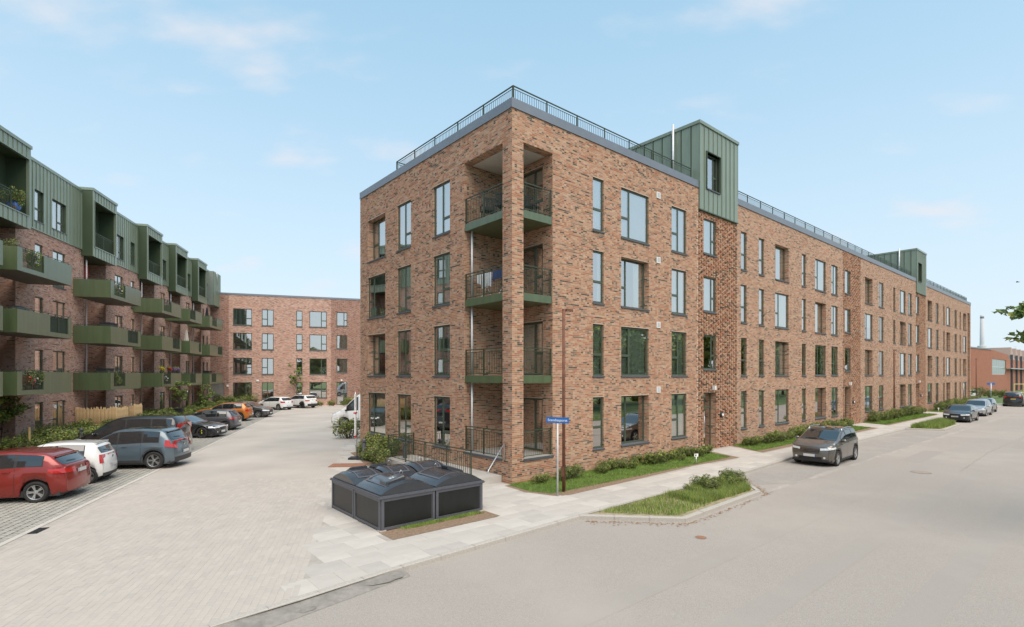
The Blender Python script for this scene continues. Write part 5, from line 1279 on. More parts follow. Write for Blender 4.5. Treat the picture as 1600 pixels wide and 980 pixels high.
# ------------------------------------------------------------------ waste containers
wc = empty('waste_container', at_main(-6.1, -2.2, 0), A1, label='low dark grey block of five waste containers with curved lids on the pavement corner', cat='waste containers')
M_BIN = mat('dark_grey_bin_plastic', (.035, .039, .046), .26, var=.12, scale=3, coat=.4)
M_BINP = mat('black_bin_panel', (.009, .011, .011), .34, var=.25, scale=1.5, stretch=(4, 4, 1))
M_BINF = mat('grey_bin_frame', (.12, .125, .145), .4, metal=.3, var=.08)
WS = 3.15; HB = .80
b = MB(); b.box(.05, .05, .03, WS-.05, WS-.05, HB-.02); b.build('core', M_BLACK, wc)
def bface(M):
    for k in range(2):
        x0 = k*WS/2
        b = MB()
        for (p, q) in ((x0+.02, x0+.09), (x0+WS/2-.09, x0+WS/2-.02)): b.box(p, -.012, .02, q, .05, HB, 0, M)
        b.box(x0+.09, -.008, .02, x0+WS/2-.09, .05, .09, 0, M); b.box(x0+.09, -.008, HB-.07, x0+WS/2-.09, .05, HB, 0, M); b.build('panel_frame', M_BINF, wc)
        b = MB(); b.box(x0+.115, .008, .10, x0+WS/2-.115, .04, HB-.08, 0, M); b.build('side_panel', M_BINP, wc)
        b = MB(); b.box(x0+.10, .012, .09, x0+.112, .045, HB-.07, 0, M); b.box(x0+WS/2-.112, .012, .09, x0+WS/2-.10, .045, HB-.07, 0, M); b.build('panel_edge', M_BINF, wc)
bface(Matrix.Identity(4)); bface(Matrix.Translation((0, WS, 0)) @ Matrix.Rotation(R(-90), 4, 'Z')); bface(Matrix.Translation((WS, 0, 0)) @ Matrix.Rotation(R(90), 4, 'Z'))
b = MB(); b.box(-.03, -.03, HB, WS+.03, WS+.03, HB+.07); b.box(-.045, -.045, HB+.015, WS+.045, WS+.045, HB+.045); b.build('rim', M_BINF, wc)
for px_ in (.06, WS/2, WS-.06): b = MB(); b.box(px_-.09, -.02, -.02, px_+.09, .12, .03); b.build('foot', M_CONC, wc)
def smooth_arch(me):
    import bmesh
    bm = bmesh.new(); bm.from_mesh(me); bmesh.ops.remove_doubles(bm, verts=bm.verts, dist=.0005)
    for f in bm.faces: f.smooth = True
    for e in bm.edges: e.smooth = len(e.link_faces) == 2 and e.calc_face_angle(0) < R(24)
    bm.to_mesh(me); bm.free()
def lid(x0, y0, x1, y1, axis, rise, hatch_=None, handle=None):
    """arched across the axis: 'y' = ridge runs along y (arch seen on the front)"""
    b = MB(); n = 14; z0 = HB+.075; g = .025; A, B = (x0+g, x1-g) if axis == 'y' else (y0+g, y1-g); C_, D = (y0+g, y1-g) if axis == 'y' else (x0+g, x1-g)
    f_ = lambda t: z0+.03+rise*(1-abs(2*t-1)**2.1)
    pt = lambda t, s_, z_, ins=0: ((A+(B-A)*t, s_, z_) if axis == 'y' else (s_, A+(B-A)*t, z_))
    for i in range(n):
        t0, t1 = i/n, (i+1)/n; f0, f1 = f_(t0), f_(t1)
        b.quad(pt(t0, C_+.10, f0), pt(t1, C_+.10, f1), pt(t1, D-.10, f1), pt(t0, D-.10, f0))
        b.quad(pt(t0, C_, max(z0, z0+(f0-z0)*.80)), pt(t1, C_, z0+(f1-z0)*.80), pt(t1, C_+.10, f1), pt(t0, C_+.10, f0))
        b.quad(pt(t0, D-.10, f0), pt(t1, D-.10, f1), pt(t1, D, z0+(f1-z0)*.80), pt(t0, D, z0+(f0-z0)*.80))
        b.quad(pt(t0, C_, z0-.004), pt(t1, C_, z0-.004), pt(t1, C_, z0+(f1-z0)*.80), pt(t0, C_, z0+(f0-z0)*.80)); b.quad(pt(t0, D, z0-.004), pt(t0, D, z0+(f0-z0)*.80), pt(t1, D, z0+(f1-z0)*.80), pt(t1, D, z0-.004))
    b.quad(pt(0, C_, z0-.004), pt(0, D, z0-.004), pt(0, D, f_(0)), pt(0, C_, f_(0))); b.quad(pt(1, C_, z0-.004), pt(1, C_, f_(1)), pt(1, D, f_(1)), pt(1, D, z0-.004))
    L_ = b.build('lid', M_BIN, wc); smooth_arch(L_.data)
    # raised field with a sunk border
    q = MB(); t0, t1 = .14, .60
    for (ta, tb, sa_, sb) in ((t0, t1, C_+.2, C_+.24), (t0, t1, D-.24, D-.2), (t0, t0+.03, C_+.24, D-.24), (t1-.03, t1, C_+.24, D-.24)):
        m = 6
        for i in range(m):
            u0, u1 = ta+(tb-ta)*i/m, ta+(tb-ta)*(i+1)/m
            q.quad(pt(u0, sa_, f_(u0)+.012), pt(u1, sa_, f_(u1)+.012), pt(u1, sb, f_(u1)+.012), pt(u0, sb, f_(u0)+.012))
            q.quad(pt(u0, sa_, f_(u0)), pt(u1, sa_, f_(u1)), pt(u1, sa_, f_(u1)+.012), pt(u0, sa_, f_(u0)+.012)); q.quad(pt(u0, sb, f_(u0)), pt(u0, sb, f_(u0)+.012), pt(u1, sb, f_(u1)+.012), pt(u1, sb, f_(u1)))
    q.build('lid_rib', M_BINF, L_)
    if hatch_:
        hx, hy = hatch_; b = MB(); b.v = []; zt = f_(.5)-.0; prof = [(-.24, -.20), (.24, -.20), (.28, -.16), (.28, .16), (.24, .20), (-.24, .20), (-.28, .16), (-.28, -.16)]
        tt = (hx-A)/(B-A) if axis == 'y' else (hy-A)/(B-A); zt = f_(min(max(tt, 0), 1)); sl = (f_(min(1, tt+.05))-f_(max(0, tt-.05)))/(.1*(B-A))
        pz = lambda dx, dy: zt+(dx if axis == 'y' else dy)*sl
        lo = [(hx+dx, hy+dy, pz(dx, dy)-.02) for dx, dy in prof]; hi = [(hx+dx, hy+dy, pz(dx, dy)+.05) for dx, dy in prof]; tp = [(hx+dx*.88, hy+dy*.86, pz(dx, dy)+.072) for dx, dy in prof]
        for i in range(8): j = (i+1) % 8; b.quad(lo[i], lo[j], hi[j], hi[i]); b.quad(hi[i], hi[j], tp[j], tp[i])
        b.poly(tp); h_ = b.build('hatch', M_BIN, L_)
        b = MB()
        for k_ in range(3):
            dx0 = -.10+k_*.075; 
            for dy0, ln in ((-.05, .04), (.01, .03)): b.quad((hx+dx0, hy+dy0, pz(dx0, dy0)+.0735), (hx+dx0+.05, hy+dy0, pz(dx0+.05, dy0)+.0735), (hx+dx0+.05, hy+dy0+ln, pz(dx0+.05, dy0+ln)+.0735), (hx+dx0, hy+dy0+ln, pz(dx0, dy0+ln)+.0735))
        b.build('pictogram', M_WHITE, h_)
    if handle:
        hx, hy = handle; tt = (hx-A)/(B-A) if axis == 'y' else (hy-A)/(B-A); zt = f_(tt); b = MB()
        b.tube([(hx-.05, hy, zt-.02), (hx-.045, hy, zt+.10), (hx, hy, zt+.15), (hx+.045, hy, zt+.10), (hx+.05, hy, zt-.02)], .011, 6); b.build('handle', M_GALV, L_, True)
h2 = WS/2
lid(0, 0, h2, h2, 'y', .27, (.55, .42), (.98, .78)); lid(h2, 0, WS, h2, 'y', .25, (2.75, .95), (2.3, 1.15))
lid(0, h2, 1.05, WS, 'x', .24, (.62, 2.85), None); lid(1.05, h2, 2.05, WS, 'x', .26, (1.3, 2.95), (1.55, 2.6)); lid(2.05, h2, WS, WS, 'x', .27, None, (2.7, 2.75))

# ------------------------------------------------------------------ street furniture
def street_lamp(x, y, h, label, z=0, arm=(.35, 0)):
    o = empty('street_lamp', (x, y, z), 0, label=label, cat='street lamp', group='brown steel street lamps along the pavement')
    b = MB(); b.tube([(0, 0, 0), (0, 0, h*.5), (0, 0, h)], [.055, .052, .05], 16); b.build('pole', M_RUST, o, True)
    dx, dy = math.cos(A1), math.sin(A1)
    b = MB(); b.tube([(-.05*dx, -.05*dy, h-.03), (.15*dx, .15*dy, h-.03)], .035, 8); b.build('arm', M_RUST, o, True)
    b = MB(); b.box(.06, -.09, h-.07, .36, .09, h+.01); hd = b.build('lamp_head', M_RUST, o, rz=A1-R(0)); b = MB(); b.box(.09, -.07, h-.08, .33, .07, h-.068); b.build('lamp_glass', M_SOFF, hd)
    b = MB(); b.box(.071, -.05, .5, .082, .05, .85); b.build('service_door', M_RUST, o, rz=A1+R(200))
street_lamp(1.72, 17.35, 6.07, 'tall brown steel street lamp in the lawn behind the blue street sign')
street_lamp(33.3, 45.5, 6.07, 'brown steel street lamp halfway along the street beside long brick front')
street_lamp(64.0, 72.0, 6.1, 'farthest brown steel street lamp at end of the long brick block')
sg = empty('street_sign', (1.46, 16.72, 0), 0, label='blue street name sign reading Scandiasporet on a thin white pole at the corner', cat='street sign')
b = MB(); b.tube([(0, 0, 0), (0, 0, 2.33)], .03, 12); b.build('pole', mat('grey_sign_pole', (.52, .52, .52), .4, metal=.2), sg, True)
M_BLUE = mat('blue_sign_enamel', (.012, .14, .46), .35, var=.03)
plt = empty('sign_plate', (0, 0, 0)); plt.parent = sg; plt.location = (0, 0, 2.34); pa_ = R(-24); plt.rotation_euler = (0, 0, pa_)
bm_ = MB(); bm_.box(-.38, -.012, 0, .38, .012, .185); bm_.build('plate', M_BLUE, plt)
fc = bpy.data.curves.new('lettering', 'FONT'); fc.body = 'Scandiasporet'; fc.size = .118; fc.align_x = 'CENTER'; fc.align_y = 'CENTER'; fc.extrude = .001; fc.offset = .0018; fc.materials.append(M_WHITE)
fc.offset = .0006; tmp_ = bpy.data.objects.new('lettering_curve', fc); fo_ = bpy.data.objects.new('lettering', bpy.data.meshes.new_from_object(tmp_)); bpy.data.objects.remove(tmp_); COL.objects.link(fo_); fo_.parent = plt; fo_.location = (0, -.0145, .09); fo_.rotation_euler = (R(90), 0, 0)
sg2 = empty('street_sign', (67.5, 73.6, 0), 0, label='small blue street sign on a pole far down at the street end', cat='street sign')
b = MB(); b.tube([(0, 0, 0), (0, 0, 2.7)], .05, 8); b.build('pole', M_GALV, sg2, True); b = MB(); b.box(-.55, -.02, 2.5, .55, .02, 2.75); b.build('plate', M_BLUE, sg2)
def lawn_marker(x, y, label):
    o = empty('small_sign', (x, y, 0), A1-R(20), label=label, cat='sign', group='little white signs in the front lawns')
    b = MB(); b.tube([(0, 0, 0), (0, 0, .34)], .022, 8); b.build('post', M_GALV, o, True)
    b = MB(); b.box(-.10, -.015, .34, .10, .015, .47); b.build('plate', M_WHITE, o); b = MB(); b.box(-.06, -.018, .37, -.0, -.014, .44); b.build('symbol', M_BLACK, o)
lawn_marker(7.97, 22.6, 'little white sign on a short post in the lawn before the first entrance')
lawn_marker(*S(57.0, -1.2), 'little white sign in the lawn by the third entrance path')
def bollard(x, y, label, h=.95):
    o = empty('bollard', (x, y, 0), 0, label=label, cat='bollard', group='black bollard lights')
    b = MB(); b.lathe([(.095, 0), (.095, h-.16)], 20); b.build('post', M_BINF, o, True)
    b = MB(); b.lathe([(.07, h-.16), (.07, h-.10)], 20); b.build('lamp_glass', M_CLAD, o, True); b = MB(); b.lathe([(.1, h-.10), (.1, h-.02), (.085, h), (.001, h)], 20); b.build('cap', M_BINF, o)
bollard(-6.74, 23.81, 'black bollard light at left edge of the side hedge'); bollard(-4.66, 22.78, 'black bollard light in front of the ramp railing behind the bins')
bollard(-23.6, 28.6, 'black bollard light in the hedge behind the red car'); bollard(-25.6, 35.0, 'black bollard light in the hedge behind the black van'); bollard(-27.4, 41.6, 'black bollard light in the hedge near the dark grey hatchback')
# temporary road sign stand seen edge-on, with its rubber foot
ts = empty('temporary_sign', (-7.15, 24.1, 0), 0, label='thin red and white temporary sign post on a black rubber foot beside side hedge', cat='sign post')
b = MB(); b.box(-.34, -.26, 0, .34, .26, .09); b.build('rubber_foot', M_BLACK, ts); b = MB(); b.tube([(0, 0, .05), (-.08, 0, 3.1)], .025, 8); b.build('post', M_GALV, ts, True)
b = MB(); b.box(-.09, -.10, 1.1, -.05, .10, 3.0); b.build('edge_on_sign', M_WHITE, ts); b = MB(); b.box(-.08, -.124, 1.0, -.02, .124, 1.1); b.box(-.13, -.124, 2.1, -.02, .124, 2.16); b.build('red_stripe', mat('red_plastic', (.5, .02, .02), .4), ts)

# ------------------------------------------------------------------ vegetation
M_L1 = mat('leaf_mid_green', (.15, .22, .045), .6, var=.35, scale=3); M_L2 = mat('leaf_yellow_green', (.29, .31, .06), .6, var=.3, scale=3); M_L3 = mat('leaf_dark_green', (.085, .13, .035), .6, var=.3, scale=3); M_L4 = mat('leaf_olive', (.22, .19, .08), .65, var=.3, scale=3)
M_STEM = mat('brown_stem', (.09, .06, .04), .9); M_BARK = mat('grey_bark', (.13, .10, .075), .9, var=.3, scale=10, bump=.5)
M_G1 = mat('grass_blade', (.15, .25, .035), .7, var=.3, scale=2); M_G2 = mat('grass_blade_light', (.27, .33, .08), .7, var=.3, scale=2); M_G3 = mat('dry_grass_blade', (.42, .36, .19), .8, var=.2, scale=2)
rg = np.random.RandomState(5)
def leaves(name, P, size, mats_, wts, flat=.5, seed=0, elong=1.7):
    n = len(P); r = np.random.RandomState(seed)
    nrm = r.normal(size=(n, 3)); nrm[:, 2] = np.abs(nrm[:, 2])+flat; nrm /= np.linalg.norm(nrm, axis=1)[:, None]
    t = r.normal(size=(n, 3)); t -= (t*nrm).sum(1)[:, None]*nrm; t /= np.linalg.norm(t, axis=1)[:, None]; bt = np.cross(nrm, t)
    s_ = size*(.6+.8*r.rand(n))[:, None]
    fold = nrm*s_*.25
    V = np.stack([P-t*s_*elong/2, P+bt*s_/2+fold, P+t*s_*elong/2, P-bt*s_/2+fold], 1).reshape(-1, 3)
    F = np.arange(4*n).reshape(-1, 4); mi = r.choice(len(mats_), n, p=np.array(wts)/sum(wts))
    return fastmesh(name, V, F, mats_, mi)
def clumpy(n, rx, ry, h, seed, lumps=9, base=.05):
    r = np.random.RandomState(seed); c = np.stack([(r.rand(lumps)-.5)*1.5*rx, (r.rand(lumps)-.5)*1.5*ry, h*(.25+.6*r.rand(lumps))], 1)
    k = r.randint(lumps, size=n); d = r.normal(size=(n, 3)); d /= np.linalg.norm(d, axis=1)[:, None]; rad = (.55+.45*r.rand(n))**.7
    sc = np.stack([np.full(n, rx*.42), np.full(n, ry*.45), np.full(n, h*.36)], 1)*(.7+.5*r.rand(lumps))[k][:, None]
    P = c[k]+d*rad[:, None]*sc; P[:, 2] = np.clip(P[:, 2], base*r.rand(n)+.02, None); return P
def stems(n, rx, ry, h, seed):
    r = random.Random(seed); b = MB()
    for i in range(n):
        x, y = (r.random()-.5)*rx, (r.random()-.5)*ry; b.tube([(x*.3, y*.3, 0), (x*.8, y*.8, h*.4), (x*1.3+.05, y*1.3, h*(.6+.4*r.random()))], [.012, .009, .004], 5, caps=False)
    return b.mesh('stems', M_STEM)
SH = []
for k in range(5):
    SH.append((leaves('leaves', clumpy(1500, .75, .42, .85, 20+k, 11), .05, [M_L1, M_L2, M_L3, M_L4], [[5, 2, 3, 2], [4, 4, 3, 1], [3, 1, 4, 4], [5, 3, 3, 2], [4, 1, 6, 2]][k], seed=k), stems(16, .9, .5, .9, k)))
def shrub(x, y, k, sc, label, group, rz=0, hz=1):
    o = empty('shrub', (x, y, 0), rz, label=label, cat='shrub', group=group); o.scale = (sc, sc, sc*hz)
    inst('leaves', SH[k][0], o); inst('stems', SH[k][1], o)
rs = random.Random(11)
ORD = ['first', 'second', 'third', 'fourth', 'fifth', 'sixth', 'seventh', 'eighth', 'ninth', 'tenth', 'eleventh', 'twelfth', 'thirteenth', 'fourteenth', 'fifteenth', 'sixteenth', 'seventeenth', 'eighteenth']
def leafmass(name, pts_f, n, sc=(.75, 1.05), hz=(.8, 1.1), jit=.25):
    VV, FF, MM, base = [], [], [], 0
    src = []
    for k in range(5):
        me = SH[k][0]; v = np.empty(len(me.vertices)*3, np.float32); me.vertices.foreach_get('co', v); mi_ = np.empty(len(me.polygons), np.int32); me.polygons.foreach_get('material_index', mi_); src.append((v.reshape(-1, 3), mi_))
    for i in range(n):
        t = (i+.5)/n; x, y, a = pts_f(t); x += rs.uniform(-jit, jit)*.6; y += rs.uniform(-jit, jit)*.6; a += rs.uniform(-.4, .4); sc_ = rs.uniform(*sc); h_ = sc_*rs.uniform(*hz); v, mi_ = src[rs.randrange(5)]
        VV.append(np.stack([x+(v[:, 0]*math.cos(a)-v[:, 1]*math.sin(a))*sc_, y+(v[:, 0]*math.sin(a)+v[:, 1]*math.cos(a))*sc_, v[:, 2]*h_], 1)); MM.append(mi_)
    V = np.concatenate(VV); MMa = np.concatenate(MM)
    return tag(inst(name, fastmesh(name, V, np.arange(len(V)).reshape(-1, 4), [M_L1, M_L2, M_L3, M_L4], MMa)), kind='stuff')
def hedge(pts_f, n, lab, grp, sc=(.75, 1.05), hz=(.8, 1.1), jit=.25):
    for i in range(n):
        t = (i+.5)/n; x, y, a = pts_f(t); x += rs.uniform(-jit, jit)*.6; y += rs.uniform(-jit, jit)*.6
        shrub(x, y, rs.randrange(5), rs.uniform(*sc), ORD[i]+' '+lab, grp, a+rs.uniform(-.3, .3), rs.uniform(*hz))
def along(s0, s1, y): return lambda t: (*S(s0+(s1-s0)*t, y), A1)
hedge(along(.6, 12.2, -.5), 12, 'shrub from the corner pillar in the hedge before the first entrance', 'shrubs along the street front, first stretch', sc=(.5, .85), hz=(.5, .8), jit=.6)
hedge(along(7.0, 12.6, -.7), 5, 'taller rear shrub in the denser half of the hedge before the first entrance', 'shrubs along the street front, first stretch', sc=(.65, .9), hz=(.6, .85), jit=.5)
hedge(along(1.2, 12.0, -.95), 6, 'low front shrub from the corner pillar in the hedge before the first entrance', 'shrubs along the street front, first stretch', sc=(.3, .5), jit=.5)
hedge(along(16.2, 33.0, -.6), 18, 'shrub past the first entrance in the hedge behind the brown crossover', 'shrubs along the street front, second stretch', sc=(.6, .95), hz=(.65, .95), jit=.5)
hedge(along(17, 32.0, -1.0), 9, 'low front shrub past the first entrance behind the brown crossover', 'shrubs along the street front, second stretch', sc=(.5, .7))
leafmass('hedge', along(37.6, 53.2, -.65), 16)
leafmass('hedge', along(58.5, 81.5, -.8), 22, sc=(.9, 1.3))
hedge(lambda t: (*S(-.7, 7.2+3.4*t), A1+1.57), 4, 'bright green shrub from the ramp along the narrow side wall', 'shrubs on the narrow side of corner block', sc=(.9, 1.1))
hedge(lambda t: (*S(-1.95+.8*t, 6.3+3.6*t), A1+1.57), 5, 'outer bright green shrub from the ramp beside the courtyard paving', 'shrubs on the narrow side of corner block', sc=(.75, .95))
shrub(*S(1.0, 16.6), 3, 1.35, 'bright green bush at the far end of the narrow side near the white van', None)
def LB(x, y): c, s_ = math.cos(A3b), math.sin(A3b); return (OA.x+x*c-y*s_, OA.y+x*s_+y*c)
for row, (yy, n) in enumerate(((-.9, 34), (-1.9, 34), (-2.9, 30))):
    leafmass('ground_cover', lambda t: (*LB(-9+36*t, yy), A3b), n, sc=(.95, 1.3), hz=(.75, 1.0), jit=.5)
hedge(lambda t: (-29.5+14*t, 63.0+4.6*t, A4), 11, 'low shrub from the left before the far courtyard block', 'shrubs before far courtyard block', sc=(.6, .9))
hedge(lambda t: (-20+6*t, 63.5+2*t, A4), 6, 'taller shrub from the left by right entrance of far courtyard block', 'shrubs at the far block entrance', sc=(1.1, 1.4))
hedge(lambda t: (-33.8+3*t, 59.5+3*t, A4), 4, 'shrub from the left by the courtyard corner entrance', 'shrubs at the corner entrance', sc=(1.2, 1.6))
hedge(lambda t: (76+9*t, 88+2*t, 0), 4, 'green bush from the left at the far end of street', 'bushes at street end', sc=(1.6, 2.2))
# grass: blades in the lawns
def grass(name, poly_s, n, h, wd, mats_, wts, z=.01, seed=1, clump=0, soilpow=None, parent=None):
    r = np.random.RandomState(seed); xs_ = [p[0] for p in poly_s]; ys_ = [p[1] for p in poly_s]; P = []
    while len(P) < n:
        q = np.stack([min(xs_)+(max(xs_)-min(xs_))*r.rand(n), min(ys_)+(max(ys_)-min(ys_))*r.rand(n)], 1)
        for a in q:
            if inpoly(a, poly_s):
                if clump and (math.sin(a[0]*clump*1.3+seed)+math.sin(a[1]*clump*2.1+a[0]*2)+r.rand()*1.6) < .3: continue
                P.append(a)
    P = np.array(P[:n]); c, s_ = math.cos(A1), math.sin(A1); X = CX+P[:, 0]*c-P[:, 1]*s_; Y = CY+P[:, 0]*s_+P[:, 1]*c
    a = r.rand(n)*6.283; hh = h*(.5+r.rand(n)); lean = (r.rand(n, 2)-.5)*hh[:, None]*.9; dx, dy = np.cos(a)*wd, np.sin(a)*wd
    V = np.stack([np.stack([X-dx, Y-dy, np.full(n, z)], 1), np.stack([X+dx, Y+dy, np.full(n, z)], 1), np.stack([X+lean[:, 0], Y+lean[:, 1], z+hh], 1)], 1).reshape(-1, 3)
    o = inst(name, fastmesh(name, V, np.arange(3*n).reshape(-1, 3), mats_, r.choice(len(mats_), n, p=np.array(wts)/sum(wts)))); return tag(o, kind='stuff')
for i, q in enumerate(NOSLAB[:4]):
    sheet('lawn', [S(*p) for p in q], .003, M_SOIL)
    inner = [(x, max(y, -1.85 if i else -1.95)) for x, y in q]
    cxx = sum(p[0] for p in inner)/len(inner); inner = [(cxx+(x-cxx)*(.965 if i == 0 else .97), y) for x, y in inner]
    sheet('lawn_turf', [S(*p) for p in inner], .007, M_GRASSB)
    grass('lawn_grass', inner, [26000, 24000, 12000, 8000][i], [.06, .07, .09, .12][i], [.006, .009, .014, .02][i], [M_G1, M_G2], [5, 1], seed=i+1)
sheet('soil_patch', [S(*p) for p in NOSLAB[4]], .003, M_SOIL); sheet('soil_patch', [S(*p) for p in NOSLAB[5]], .003, M_SOIL); sheet('soil_patch', [S(*p) for p in NOSLAB[6]], .002, M_SOIL)
grass('grass_tufts', [(-5.9, -2.45), (-3.0, -2.45), (-3.0, -2.2), (-5.9, -2.2)], 2600, .05, .006, [M_G1, M_G2], [4, 2], seed=9, clump=3)
grass('soil_edge_weeds', [(-.3, -2.15), (12, -2.0), (12, -1.8), (0, -1.85)], 900, .04, .006, [M_G1, M_G3], [2, 1], seed=19, clump=2)
ISG = [(-.6, -4.5), (.85, -6.1), (5.5, -5.9), (7.3, -4.4)]
grass('island_grass', ISG, 9000, .10, .008, [M_G1, M_G2, M_G3], [4, 5, 2], seed=31, clump=1.1)
grass('island_grass', [(2.6, -4.5), (2.4, -5.9), (5.5, -5.9), (7.2, -4.45)], 24000, .17, .010, [M_G1, M_G2, M_G3], [4, 7, 1], seed=33, clump=.9)
grass('island_grass', [(34.7, -3.8), (35.7, -5.3), (41.2, -5.2), (43.8, -3.8)], 14000, .28, .018, [M_G1, M_G2, M_G3], [5, 3, 1], seed=35)
grass('verge_grass', [(-20, -15.6), (60, -15.6), (60, -17.5), (-20, -17.5)], 6000, .2, .02, [M_G1, M_G2], [1, 1], z=-.12, seed=36)
WEEDS = []
for i, (s_, y, sc) in enumerate([(4.5, -4.75, .55), (5.3, -4.9, .6), (6.1, -4.85, .65), (5.9, -5.35, .5), (6.7, -4.65, .6), (3.6, -4.8, .4), (5.2, -5.5, .45), (4.2, -5.2, .35), (6.6, -4.95, .45)]):
    WEEDS.append((s_, y, sc))
leafmass('island_weeds', lambda t: (*S(*WEEDS[int(t*len(WEEDS))][:2]), t*6), len(WEEDS), sc=(.4, .62), jit=.1)
# small tree with a stake at the far left
def tree(x, y, h, crown_r, crown_z, nleaf, size, label, group=None, seed=1, trunk=.12, mats_=(M_L1, M_L2, M_L3), w_=(5, 2, 3), lumps=16, name='tree', cache={}, sp=1.0):
    o = empty(name, (x, y, 0), 0, label=label, cat='tree', group=group); key = (h, crown_r, nleaf, seed)
    if key not in cache:
        r = random.Random(seed); b = MB(); b.tube([(0, 0, -.1), (.03*h, .01*h, h*.35), (.0, .03*h, h*.75)], [trunk, trunk*.75, trunk*.3], 10)
        tips = []
        for i in range(9):
            a = r.random()*6.28; z0 = h*(.3+.4*r.random()); rr_ = crown_r*(.5+.4*r.random()); tip = (math.cos(a)*rr_, math.sin(a)*rr_, min(h*.95, z0+h*.25)); b.tube([(0, .01*h, z0), (tip[0]*.5, tip[1]*.5, z0+h*.1), tip], [trunk*.35, trunk*.2, trunk*.08], 6); tips.append(tip)
        R_ = np.random.RandomState(seed); cs = np.array(tips+[(R_.normal()*crown_r*.45, R_.normal()*crown_r*.45, crown_z+R_.normal()*(h-crown_z)*.45) for _ in range(lumps)])
        k = R_.randint(len(cs), size=nleaf); d = R_.normal(size=(nleaf, 3)); d /= np.linalg.norm(d, axis=1)[:, None]; rad = (R_.rand(nleaf)**.45)*crown_r*.36*(.6+.7*R_.rand(len(cs)))[k]
        P_ = cs[k]+d*rad[:, None]*np.array([1, 1, .75]); cache[key] = (b.mesh('trunk', M_BARK, True), leaves('crown', P_, size, list(mats_), w_, seed=seed))
    inst('trunk', cache[key][0], o); inst('crown', cache[key][1], o); return o
tree(-25.7, 26.2, 3.4, .85, 2.4, 1900, .10, 'small young tree beside a wooden stake at left picture edge', seed=4, trunk=.05)
b = MB(); b.tube([(0, 0, 0), (0, 0, 1.25)], .05, 8); tag(b.build('tree_stake', mat('yellow_wood', (.45, .33, .14), .8, var=.2), None, loc=(-24.3, 26.3, 0)), 'short round wooden tree stake in the left hedge', 'stake')
tree(-27.6, 43.6, 3.6, .6, 2.2, 900, .09, 'thin young tree before the left block between hedge and bin', seed=6, trunk=.035)
tree(-30.6, 52.0, 3.0, .7, 1.6, 800, .10, 'thin young tree before the fourth balcony stack', seed=8, trunk=.03)
tree(-16.9, 64.6, 4.2, .9, 2.6, 900, .12, 'slim young tree staked by the far block entrance', seed=9, trunk=.04)
for i in range(3): b = MB(); b.tube([(0, 0, 0), (0, 0, 2.6)], .05, 6); tag(b.build('tree_stake', M_YEL, None, loc=(-17.6+.6*i, 64.0+.3*i, 0)), ORD[i]+' thin yellow tree stake from the left by the far block entrance', 'stake', 'yellow stakes at far entrance')
tree(-26.8, 64.6, 5.0, .8, 3.4, 500, .12, 'slender sapling before the far block between its two white cars', seed=10, trunk=.035)
# trees across the street (behind the viewpoint, mirrored in the windows); the nearest one reaches into the picture at right
for i, (s_, y, hh) in enumerate([(-24, -30, 11), (-14, -33, 12), (-4, -31, 11), (6, -34, 12), (15, -31, 11), (25, -33, 12.5), (34, -30, 11), (44, -33, 12), (54, -31, 11), (64, -34, 12), (75, -31, 12), (87, -33, 11), (100, -32, 12), (114, -33, 12), (128, -31, 12)]):
    t_ = tree(*S(s_, y), 12, 4.6, 6.6, 7000, .42, (ORD+['last'])[i]+' tree from the left in the row across the street, outside the picture', 'trees across the street', seed=40+i % 3, trunk=.3, lumps=26, w_=(3, 5, 1)); t_.scale = (1.15, 1.15, hh/12); t_.rotation_euler = (0, 0, i*1.3)
tr = empty('maple_tree', (17.12, 12.0, -.1), 0, label='maple tree at right picture edge with only its leafy branch tips in view', cat='tree')
b = MB(); b.tube([(0, 0, 0), (.1, .1, 2.5), (0, .3, 5), (-.3, .5, 7.5)], [.2, .16, .11, .05], 12)
br = [[(0, .2, 3.6), (-1.6, .5, 4.9), (-3.4, .8, 5.5), (-4.5, 1.1, 5.62)], [(0, .2, 3.4), (-1.8, .4, 4.3), (-3.5, .7, 4.8), (-4.35, 1.0, 5.0)], [(0, .3, 4.5), (-.5, 1.5, 6), (-.8, 2.8, 7)], [(0, .3, 4.5), (1.5, .5, 6), (3, .8, 7)], [(0, .3, 4.5), (.4, -1.2, 6), (.6, -2.6, 6.8)], [(0, .3, 5), (-1.0, .4, 6.6), (-1.9, .5, 7.6)]]
for q in br: b.tube(q, [.07, .045, .025, .008][:len(q)] if len(q) == 4 else [.07, .045, .02], 6)
b.build('trunk', M_BARK, tr, True)
pts_ = []
for bi, q in enumerate(br):
    for k in range(620 if bi < 2 else 260):
        t = rg.rand()**.6*(len(q)-1); i = min(int(t), len(q)-2); f = t-i; p = np.array(q[i])*(1-f)+np.array(q[i+1])*f
        sp_ = .17 if bi < 2 else .7; pts_.append(p+rg.normal(size=3)*np.array([sp_, sp_, sp_*.55])+(0 if bi > 1 else -.05))
inst('crown', leaves('crown', np.array(pts_), .12, [M_L1, M_L3, M_L2], [5, 4, 1], seed=77, elong=1.25), tr)

